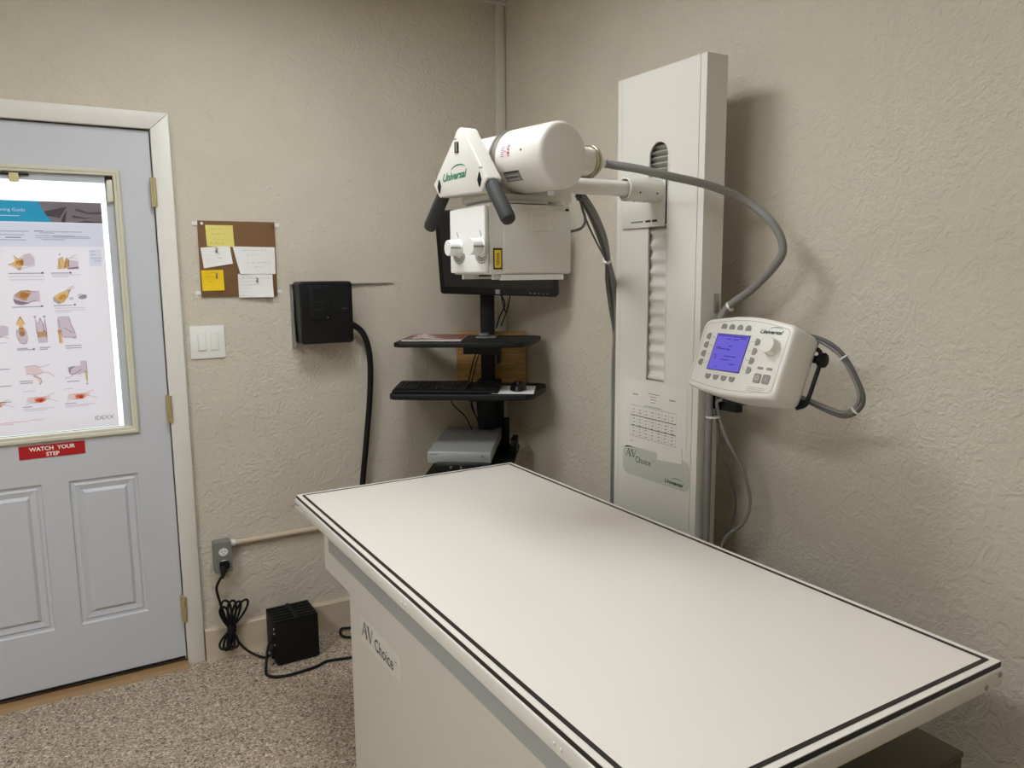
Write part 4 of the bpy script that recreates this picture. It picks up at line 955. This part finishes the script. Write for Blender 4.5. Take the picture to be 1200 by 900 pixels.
# outlet box, conduit, plug and cord
ob = thing('outlet_box', 'grey metal outlet box low on the back wall beside the door', 'outlet', (.510, WY, .362))
b = MB(); b.box(.474, .541, WY-.048, WY-.0005, .364, .490, M_GALV); b.build('box', ob, bevel=.003)
FQ = Frame((0, WY-.048, 0), (1, 0, 0), (0, 0, 1))
b = MB(); b.prism(FQ, rrect(.475, .540, .365, .489, .003), .0003, .0025, M_GALV); b.build('cover', ob)
for z in (.450, .402):
    m = MB(); m.prism(FQ, circ(.508, z, .0175, 24, .0155), .0026, .0050, M_WHITE); so = m.build('socket', ob)
    m = MB()
    for a in (-.0065, .0065): m.fbox(FQ, .508+a-.001, .508+a+.001, z, z+.007, .0051, .0054, M_PRINT)
    m.prism(FQ, circ(.508, z-.007, .0022, 10), .0051, .0054, M_PRINT); m.build('slot', so)
cdt = thing('conduit', 'painted wall conduit running right from the outlet box', 'pipe', (.85, WY-.014, .45))
b = MB(); b.cyl((.552, WY-.014, .468), (1.796, WY-.014, .468), .0115, M_BASE, 16); b.build('pipe', cdt)
b = MB(); b.cyl((.5415, WY-.014, .468), (.560, WY-.014, .468), .0150, M_TRIM, 16); b.build('fitting', cdt)
pc = thing('coiled_power_cord', 'black power cord with a tied coil plugged into the outlet box', 'cord', (.55, 3.09, 0))
b = MB(); b.prism(FQ, rrect(.490, .526, .384, .414, .008), .0056, .022, M_BLACKM); b.lathe(V(.506, WY-.066, .396), (-.25, -.35, -.75), [(.014, 0), (.012, .018), (.006, .042), (.005, .048)], M_BLACKM, 14); b.build('plug', pc)
b = MB(); Y_ = 3.105
b.tube([(.494, 3.082, .364), (.482, 3.088, .345), (.472, 3.10, .31), (.482, 3.108, .25), (.496, 3.11, .19), (.508, 3.11, .14), (.516, 3.112, .115)], .0052, M_BLACKM, 10); b.build('lead', pc)
b = MB()
hub = V(.516, 3.108, .128)
for k, (ang, ln, wd) in enumerate(((98, .125, .022), (84, .120, .020), (72, .118, .018), (58, .128, .020), (106, .105, .018), (-118, .082, .020), (-104, .088, .018), (-92, .085, .016), (-80, .080, .018))):
    a = R(ang); d = V(math.cos(a), 0, math.sin(a)); p_ = V(-math.sin(a), 0, math.cos(a)); dy = V(0, -.005*(k % 3)-.001, 0)
    b.tube([hub+dy, hub+d*ln*.45+p_*wd*.7+dy, hub+d*ln*.85+p_*wd*.75+dy, hub+d*ln+dy, hub+d*ln*.85-p_*wd*.75+dy*.5, hub+d*ln*.45-p_*wd*.7+dy*.5, hub+dy*.5], .0048, M_BLACKM, 8, 5)
b.build('coil', pc)
b = MB(); b.lathe(hub+V(.002, -.006, -.014), (.1, 0, 1), [(.016, 0), (.018, .004), (.018, .026), (.016, .030)], M_BLACKM, 14); b.build('coil_tie', pc)
b = MB(); b.tube([(.524, 3.10, .12), (.540, 3.095, .075), (.565, 3.085, .038), (.600, 3.06, .014), (.632, 3.03, .009), (.650, 3.01, .030), (.6535, 2.99, .042)], .0050, M_BLACKM, 10); b.build('lead', pc)
ps = thing('power_supply', 'black metal power supply with vented top on the floor by the wall', 'power supply', (.74, 3.01, 0))
b = MB(); b.box(.655, .825, 2.945, 3.100, .006, .176, M_BLACKM); b.build('case', ps, bevel=.002)
for x in (.67, .81):
    for y in (2.96, 3.085): m = MB(); m.cyl((x, y, .0005), (x, y, .007), .008, M_BLACKM, 10); m.build('foot', ps)
b = MB(); b.box(.733, .749, 2.945, 3.100, .1765, .186, M_BLACKM); b.build('top_bar', ps)
for k in range(6):
    y = 2.948+k*.0262
    for x0, x1 in ((.655, .7325), (.7495, .825)):
        m = MB(); m.box(x0, x1, y, y+.015, .1765, .185, M_BLACKM); m.build('vent_slat', ps)
for z in (.15, .13, .105, .085): m = MB(); m.lathe((.6545, 2.965, z), (-1, 0, 0), [(.004, 0), (.003, .003)], M_STEEL, 10); m.build('terminal_screw', ps)
b = MB(); b.box(.640, .6545, 2.962, 2.988, .030, .060, M_BLACKM); b.box(.644, .6545, 2.96, 2.985, .092, .118, M_BLACKM); b.build('connector', ps)
b = MB(); b.tube([(.643, 2.972, .105), (.628, 2.965, .085), (.612, 2.94, .03), (.602, 2.90, .008), (.618, 2.868, .007), (.650, 2.852, .007), (.696, 2.847, .007), (.782, 2.856, .007), (.839, 2.876, .007), (.927, 2.855, .007), (1.02, 2.86, .007), (1.10, 2.95, .007)], .0055, M_BLACKM, 10)
tag(b.build('output_cord'), 'black cord curving over the floor from the power supply under the table', 'cord')
b = MB(); b.tube([(1.12, 2.98, .007), (1.05, 3.00, .007), (.986, 3.022, .007), (.958, 3.050, .007), (.957, 3.085, .008), (.972, 3.115, .010), (1.00, 3.112, .008), (1.06, 3.09, .007), (1.13, 3.06, .007)], .0055, M_BLACKM, 10)
tag(b.build('cord_loop'), 'small black cord loop on the floor at the baseboard beside the pedestal', 'cord')

# ---------------------------------------------------------------- door: sign and poster
sg = thing('warning_sign', 'small red sign reading WATCH YOUR STEP on the door', 'sign', (-.037, WY, .897))
FS = Frame((0, y0, 0), (1, 0, 0), (0, 0, 1))
b = MB(); b.fbox(FS, -.139, .065, .897, .944, .0004, .0024, M_RED); b.build('plate', sg)
M_SGW = mat('sign_white', rgb(240, 236, 230), .5)
b = MB(); b.text(FS, 'WATCH  YOUR', -.037, .9235, .0195, M_SGW, .0030, 'CENTER', bold=.025, sx=1.02); b.text(FS, 'STEP', -.037, .9025, .0195, M_SGW, .0030, 'CENTER', bold=.025, sx=1.02); b.build('lettering', sg)

po = thing('poster', 'veterinary positioning poster with teal banner taped in the door window', 'poster', (-.09, WY+.0065, .985))
PX_0, PX_1, PZ_0, PZ_1 = -.370, .182, .986, 1.792
FO2 = Frame((0, WY+.0062, 0), (1, 0, 0), (0, 0, 1))
M_POST = paper_backlit('poster_paper', (0.86, 0.82, 0.84, 1), 0.52)
b = MB(); b.fbox(FO2, PX_0, PX_1, PZ_0, PZ_1, -.0006, 0, M_POST); sheet = b.build('sheet', po)
I_TEAL = ink('ink_teal', (0.09, 0.52, 0.70, 1)); I_PHOTO = ink('ink_photo', (0.36, 0.32, 0.31, 1)); I_DK = ink('ink_dark', (0.30, 0.28, 0.28, 1)); I_BLUE = ink('ink_pale_blue', (0.86, 0.90, 0.95, 1))
I_TXT = ink('ink_text', (0.52, 0.50, 0.53, 1)); I_TXT2 = ink('ink_text_faint', (0.76, 0.75, 0.78, 1)); I_PUR = ink('ink_mauve', (0.62, 0.52, 0.57, 1)); I_PUR2 = ink('ink_pale_mauve', (0.80, 0.73, 0.76, 1))
I_YEL = ink('ink_ochre', (0.88, 0.70, 0.38, 1)); I_BRN = ink('ink_brown', (0.62, 0.45, 0.30, 1)); I_RED = ink('ink_red', (0.92, 0.35, 0.28, 1)); I_PNK = ink('ink_pink', (0.92, 0.80, 0.76, 1)); I_WHT = M_PAPER
b = MB(); crv = [(-.009, 1.790), (-.004, 1.772), (.003, 1.756), (.014, 1.738), (.028, 1.7205)]
b.flat(FO2, [(PX_0, 1.7205), (.028, 1.7205)]+crv[::-1][1:]+[(PX_0, 1.790)], .0004, I_TEAL); b.build('banner', sheet)
b = MB(); b.flat(FO2, crv+[(.1805, 1.7205), (.1805, 1.790)], .0004, I_PHOTO)
b.flat(FO2, [(.004, 1.757), (.012, 1.742), (.05, 1.735), (.075, 1.775), (.05, 1.768)], .0007, I_TXT); b.flat(FO2, [(.052, 1.7205), (.062, 1.745), (.075, 1.765), (.070, 1.742), (.066, 1.7205)], .0007, I_TXT)
b.flat(FO2, [(.085, 1.7205), (.13, 1.728), (.1805, 1.724), (.1805, 1.7205)], .0007, I_TXT); b.flat(FO2, [(.10, 1.77), (.14, 1.757), (.1805, 1.760), (.1805, 1.752), (.14, 1.750), (.10, 1.762)], .0007, I_TXT)
b.flat(FO2, [(.09, 1.745), (.13, 1.738), (.16, 1.742), (.13, 1.734), (.09, 1.738)], .0007, I_TXT); b.build('banner_photo', sheet)
M_PWHITE = paper_backlit('poster_lettering', (0.95, 0.97, 0.98, 1), 0.5)
b = MB(); b.text(FO2, 'Positioning Guide', -.050, 1.755, .0160, M_PWHITE, .0010, 'RIGHT', bold=.004); b.stroke(FO2, [(-.20, 1.740), (-.068, 1.740)], .003, ink('ink_banner_sub', (1.6, 1.25, 1.1, 1)) if False else M_PWHITE, .0010); b.build('lettering', sheet)
b = MB(); b.flat(FO2, [(PX_0+.002, 1.637), (.178, 1.637), (.178, 1.717), (PX_0+.002, 1.717)], .0004, I_BLUE); b.flat(FO2, [(.130, 1.570), (.168, 1.570), (.170, 1.628), (.131, 1.628)], .0004, I_BLUE)
b.build('tint_panel', sheet)
t = MB()
def tl_(a0, a1, z, w_=.004, m=I_TXT):
    k = MB(); k.stroke(FO2, [(a0, z), (a1, z)], w_, m, .0008); k.build('caption', sheet)
for a0, a1, z, m in ((-.23, -.047, 1.688, I_TXT2), (-.03, -.002, 1.6895, I_TXT), (0, .115, 1.6885, I_TXT2), (-.015, .03, 1.6835, I_TXT2), (-.028, .02, 1.6745, I_TXT2), (.022, .090, 1.673, I_TXT), (.09, .136, 1.672, I_TXT2), (-.028, .14, 1.667, I_TXT2), (-.01, .06, 1.661, I_TXT2),
                     (-.115, -.070, 1.667, I_TXT), (-.22, -.13, 1.667, I_TXT2), (-.2, -.055, 1.659, I_TXT2), (-.13, -.06, 1.676, I_TXT2)): tl_(a0, a1, z, .0035, m)
for a0, a1, z in ((-.116, -.016, 1.546), (.009, .062, 1.546), (-.116, -.028, 1.431), (.008, .064, 1.433), (-.113, -.082, 1.288), (-.113, -.070, 1.283), (-.046, -.014, 1.288), (-.046, -.022, 1.282), (.033, .082, 1.290), (.033, .082, 1.2815), (-.115, -.076, 1.173), (-.115, -.076, 1.166), (.027, .066, 1.162), (-.113, -.085, 1.082), (.015, .050, 1.083), (-.26, -.140, 1.2195), (-.26, -.140, 1.1605), (-.24, -.145, 1.105)): tl_(a0, a1, z, .0032)
for a0, a1, z in ((-.116, -.012, 1.535), (-.116, -.014, 1.524), (.009, .100, 1.540), (.012, .06, 1.534), (.010, .105, 1.424), (.010, .105, 1.416), (.010, .06, 1.410), (-.113, -.020, 1.074), (-.113, -.04, 1.068), (.015, .11, 1.076), (.015, .09, 1.071), (-.11, -.07, 1.137), (.015, .045, 1.136), (.134, .150, 1.622), (.136, .152, 1.610), (.134, .168, 1.597), (.145, .165, 1.588), (-.18, -.14, 1.31)): tl_(a0, a1, z, .0026, I_TXT2)
for a0, a1, z in ((-.26, -.10, 1.032), (-.10, -.05, 1.0345), (-.25, -.145, 1.0265)): tl_(a0, a1, z, .0026, ink('ink_pink_text', (.92, .66, .72, 1)))
for a in (-.018, .066, -.030, .068): pass
for a, z in ((-.020, 1.547), (.064, 1.547), (-.031, 1.432), (.069, 1.4345), (-.068, 1.284)): 
    k = MB(); k.flat(FO2, [(a, z-.003), (a+.007, z-.003), (a+.007, z+.003), (a, z+.003)], .0008, I_DK); k.build('caption_icon', sheet)
t = MB(); t.text(FO2, 'IDEXX', .104, 1.0145, .0205, I_DK, .0008, sx=1.05); t.build('logo', sheet)
def fig(parts):
    m = MB(); z = .0005
    for kind, pts, mm in parts:
        if kind == 'p': m.flat(FO2, pts, z, mm)
        else: m.stroke(FO2, pts, kind, mm, z)
        z += .00012
    return m.build('illustration', sheet)
def S_(cx, cz, pts, k=1.0): return [(cx+x*k/1000, cz+y*k/1000) for x, y in pts]
def paw(cx, cz, sd):                                    # animal seen lying, ochre skeleton on a mauve body
    fig([('p', S_(cx, cz, [(-6, 2), (12, 24), (30, 27), (40, 14), (39, -8), (20, -14), (0, -12)]), I_PUR2), ('p', S_(cx, cz, [(-34, -6), (-18, 4), (-20, 22), (-8, 10), (4, 14), (6, -6), (0, -20), (-16, -20)]), I_YEL),
         ('p', blob(cx-.004, cz-.002, .012, .010, sd), I_YEL), ('p', S_(cx, cz, [(-14, -22), (-4, -20), (-2, -27), (-12, -28)]), I_PUR), (.0016, S_(cx, cz, [(-22, 24), (-8, 10), (14, 26), (30, 28)]), I_BRN), (.0016, S_(cx, cz, [(-36, -8), (-20, -20), (0, -22), (38, -12)]), I_PUR),
         (.0014, S_(cx, cz, [(-18, -10), (-8, 2), (2, -4), (4, 10)]), I_BRN), ('p', circ(cx-.035, cz-.008, .0022, 8), I_DK)])
def leg(cx, cz, sd):
    fig([('p', S_(cx, cz, [(-40, -8), (-34, 8), (-14, 22), (10, 20), (40, 16), (40, -14), (12, -22), (-20, -30), (-36, -22)]), I_PUR2), ('p', S_(cx, cz, [(-40, -8), (-30, -12), (-4, -20), (12, -22), (-10, -30), (-34, -26)]), I_PUR),
         ('p', S_(cx, cz, [(-34, 2), (-16, 18), (8, 20), (16, 14), (6, -2), (-2, -16), (-14, -12)]), I_YEL), ('p', blob(cx-.006, cz+.004, .013, .010, sd), I_YEL), (.0018, S_(cx, cz, [(6, 20), (20, 16), (38, 18)]), I_PUR), (.0018, S_(cx, cz, [(8, -18), (24, -16), (42, -18)]), I_PUR), (.0014, S_(cx, cz, [(-36, 4), (-16, 18), (8, 21)]), I_BRN)])
def topview(cx, cz, sd):
    fig([('p', S_(cx, cz, [(-16, 0), (-14, -30), (-4, -46), (10, -46), (17, -28), (14, 2), (6, 10), (-8, 10)]), I_PUR2), ('p', S_(cx, cz, [(-6, 44), (-1, 48), (3, 44), (10, 24), (12, 18), (6, 20), (4, 4), (-6, 4), (-8, 20), (-16, 16), (-12, 26)]), I_YEL),
         ('p', S_(cx, cz, [(-10, -4), (-8, 10), (6, 10), (10, -4), (6, -20), (-6, -20)]), I_YEL), ('p', circ(cx, cz-.010, .008, 12), I_PUR2), (.0018, S_(cx, cz, [(-15, 4), (-16, -20), (-8, -42), (4, -48), (14, -36)]), I_PUR), (.0016, S_(cx, cz, [(-14, 24), (-2, 46), (11, 24)]), I_BRN), ('p', circ(cx-.001, cz+.046, .0028, 8), I_PUR)])
paw(-.076, 1.584, 1)
fig([('p', S_(.057, 1.584, [(-8, -20), (0, 8), (38, 4), (38, -22), (10, -24)]), I_PUR2), ('p', S_(.057, 1.584, [(-28, -22), (-22, 10), (-8, 18), (-4, 2), (2, 16), (10, 10), (8, -16), (-6, -24)]), I_YEL), ('p', S_(.057, 1.584, [(2, -20), (38, -16), (38, -24), (4, -26)]), I_PUR), (.0018, S_(.057, 1.584, [(10, 12), (22, 20), (34, 26)]), I_PUR), (.0014, S_(.057, 1.584, [(12, 14), (26, 14), (38, 12)]), I_PUR), (.0016, S_(.057, 1.584, [(-28, -24), (-18, -22), (-22, 10), (-10, 18)]), I_BRN), (.0016, S_(.057, 1.584, [(-6, -18), (2, 14), (9, 8), (8, -16)]), I_BRN), ('p', circ(.040, 1.611, .0024, 8), I_DK)])
leg(-.071, 1.467, 2)
fig([('p', S_(.042, 1.467, [(-34, -6), (-22, -20), (-10, -26), (-18, -30), (-34, -18)]), I_PUR), ('p', S_(.042, 1.467, [(-34, -4), (-14, 10), (14, 22), (22, 22), (10, -6), (-2, -24), (-18, -24)]), I_YEL), ('p', blob(.036, 1.462, .014, .008, 9, rot=.6), I_YEL), (.0020, S_(.042, 1.467, [(10, 20), (22, 30), (32, 34)]), I_PUR), (.0018, S_(.042, 1.467, [(14, 14), (24, 24), (34, 28)]), I_PUR), (.0016, S_(.042, 1.467, [(-34, -4), (-12, -24), (10, -6), (20, 20)]), I_BRN), ('p', S_(.042, 1.467, [(14, -8), (28, -4), (28, -16), (16, -16)]), I_PUR2)])
fig([('p', blob(.099, 1.462, .013, .008, 12, 12, .3), I_TXT), (.0014, S_(.099, 1.462, [(-15, 6), (-4, 10), (4, 4), (14, 6)]), I_DK)])
topview(-.094, 1.350, 4)
fig([('p', S_(-.036, 1.350, [(-14, 38), (-8, 20), (0, 44), (6, 20), (14, 38), (17, -10), (16, -46), (-12, -46), (-16, -6)]), I_PUR2), ('p', S_(-.036, 1.350, [(-14, -6), (15, -6), (15, -24), (-12, -26)]), I_YEL), (.0018, S_(-.036, 1.350, [(-16, 44), (-14, 0), (-10, -28)]), I_PUR), (.0018, S_(-.036, 1.350, [(-10, 20), (-1, 42), (6, 22), (8, -6)]), I_PUR), (.0018, S_(-.036, 1.350, [(12, 42), (15, 0), (14, -30)]), I_PUR), ('p', circ(-.052, 1.396, .004, 10), I_PUR), ('p', circ(-.024, 1.396, .0045, 10), I_PUR), ('p', circ(-.028, 1.346, .0026, 8), I_BRN)])
fig([('p', S_(.034, 1.345, [(-20, 40), (-16, 50), (18, 50), (20, 24), (28, 6), (36, -22), (32, -32), (24, -30), (18, -24), (0, -26), (-10, -20), (-20, 4)]), I_PUR2), ('p', S_(.034, 1.345, [(-22, 2), (-10, 4), (-8, -44), (-18, -46)]), I_YEL), (.0022, S_(.034, 1.345, [(18, 44), (22, 20), (32, -12)]), I_PUR), (.0018, S_(.034, 1.345, [(0, 10), (14, -2), (24, -10)]), I_PUR), (.0018, S_(.034, 1.345, [(-8, -22), (12, -26), (36, -26)]), I_PUR), (.0016, S_(.034, 1.345, [(-20, 0), (-16, -20), (-18, -44)]), I_BRN), (.0014, S_(.034, 1.345, [(-16, 40), (-14, 10)]), I_PUR)])
fig([('p', S_(-.058, 1.198, [(-38, 24), (-8, 28), (4, 22), (18, 4), (-4, -4), (-36, 2)]), I_PNK), (.0018, S_(-.058, 1.198, [(-38, 26), (-8, 29), (6, 22), (18, 24), (36, 30)]), I_PUR), (.0018, S_(-.058, 1.198, [(-36, 0), (-6, -5), (18, 3), (34, 0), (48, -14)]), I_PUR), ('p', S_(-.058, 1.198, [(-18, -2), (-8, -4), (6, -18), (8, -34), (0, -40), (-2, -24), (-14, -14)]), I_PNK), (.0020, S_(-.058, 1.198, [(-14, -8), (6, -18), (8, -30), (2, -40)]), I_BRN)])
fig([('p', S_(.066, 1.190, [(-28, 10), (-24, 22), (8, 28), (8, 44), (26, 44), (28, 4), (4, -4), (-24, -6)]), I_PUR2), ('p', S_(.066, 1.190, [(-32, 22), (-26, 24), (-6, 27), (-24, 16), (-26, -2), (-30, 0)]), I_TXT), (.0018, S_(.066, 1.190, [(-26, -4), (-6, 2), (10, 14)]), I_PUR), (.0018, S_(.066, 1.190, [(-44, -16), (-24, -12), (-20, -4)]), I_PUR), ('p', S_(.066, 1.190, [(18, 6), (27, 6), (26, -30), (22, -30)]), I_YEL), (.0016, S_(.066, 1.190, [(27, 40), (27, 0), (24, -40)]), I_PUR), (.0016, S_(.066, 1.190, [(4, 0), (6, -16)]), I_PUR2), ('p', circ(.090, 1.150, .0028, 8), I_PUR)])
for cx, cz, sd in ((-.058, 1.104, 20), (.066, 1.106, 21), (-.190, 1.095, 22)):
    fig([('p', S_(cx, cz, [(-44, -6), (-38, 8), (-16, 10), (12, 10), (30, 12), (28, 2), (8, -8), (-20, -10)]), I_PNK), ('p', S_(cx, cz, [(-20, 8), (18, 8), (16, -6), (-18, -8)]), ink('ink_orange', (.95, .72, .50, 1))), ('p', blob(cx-.002, cz-.001, .013, .008, sd), I_RED), ('p', blob(cx+.001, cz-.003, .007, .004, sd+5), I_RED),
         (.0014, S_(cx, cz, [(-44, -14), (-30, -8), (-18, -9), (10, -8)]), I_PUR), (.0014, S_(cx, cz, [(-38, 9), (-14, 11), (14, 10), (42, 20)]), I_PUR), (.0014, S_(cx, cz, [(20, 2), (38, -4), (52, -10)]), I_PUR)])
fig([('p', S_(-.150, 1.345, [(-30, 10), (0, 26), (18, 20), (16, -10), (-20, -18)]), I_PUR2), (.0016, S_(-.150, 1.345, [(-30, -18), (0, -14), (18, -20)]), I_PUR)])
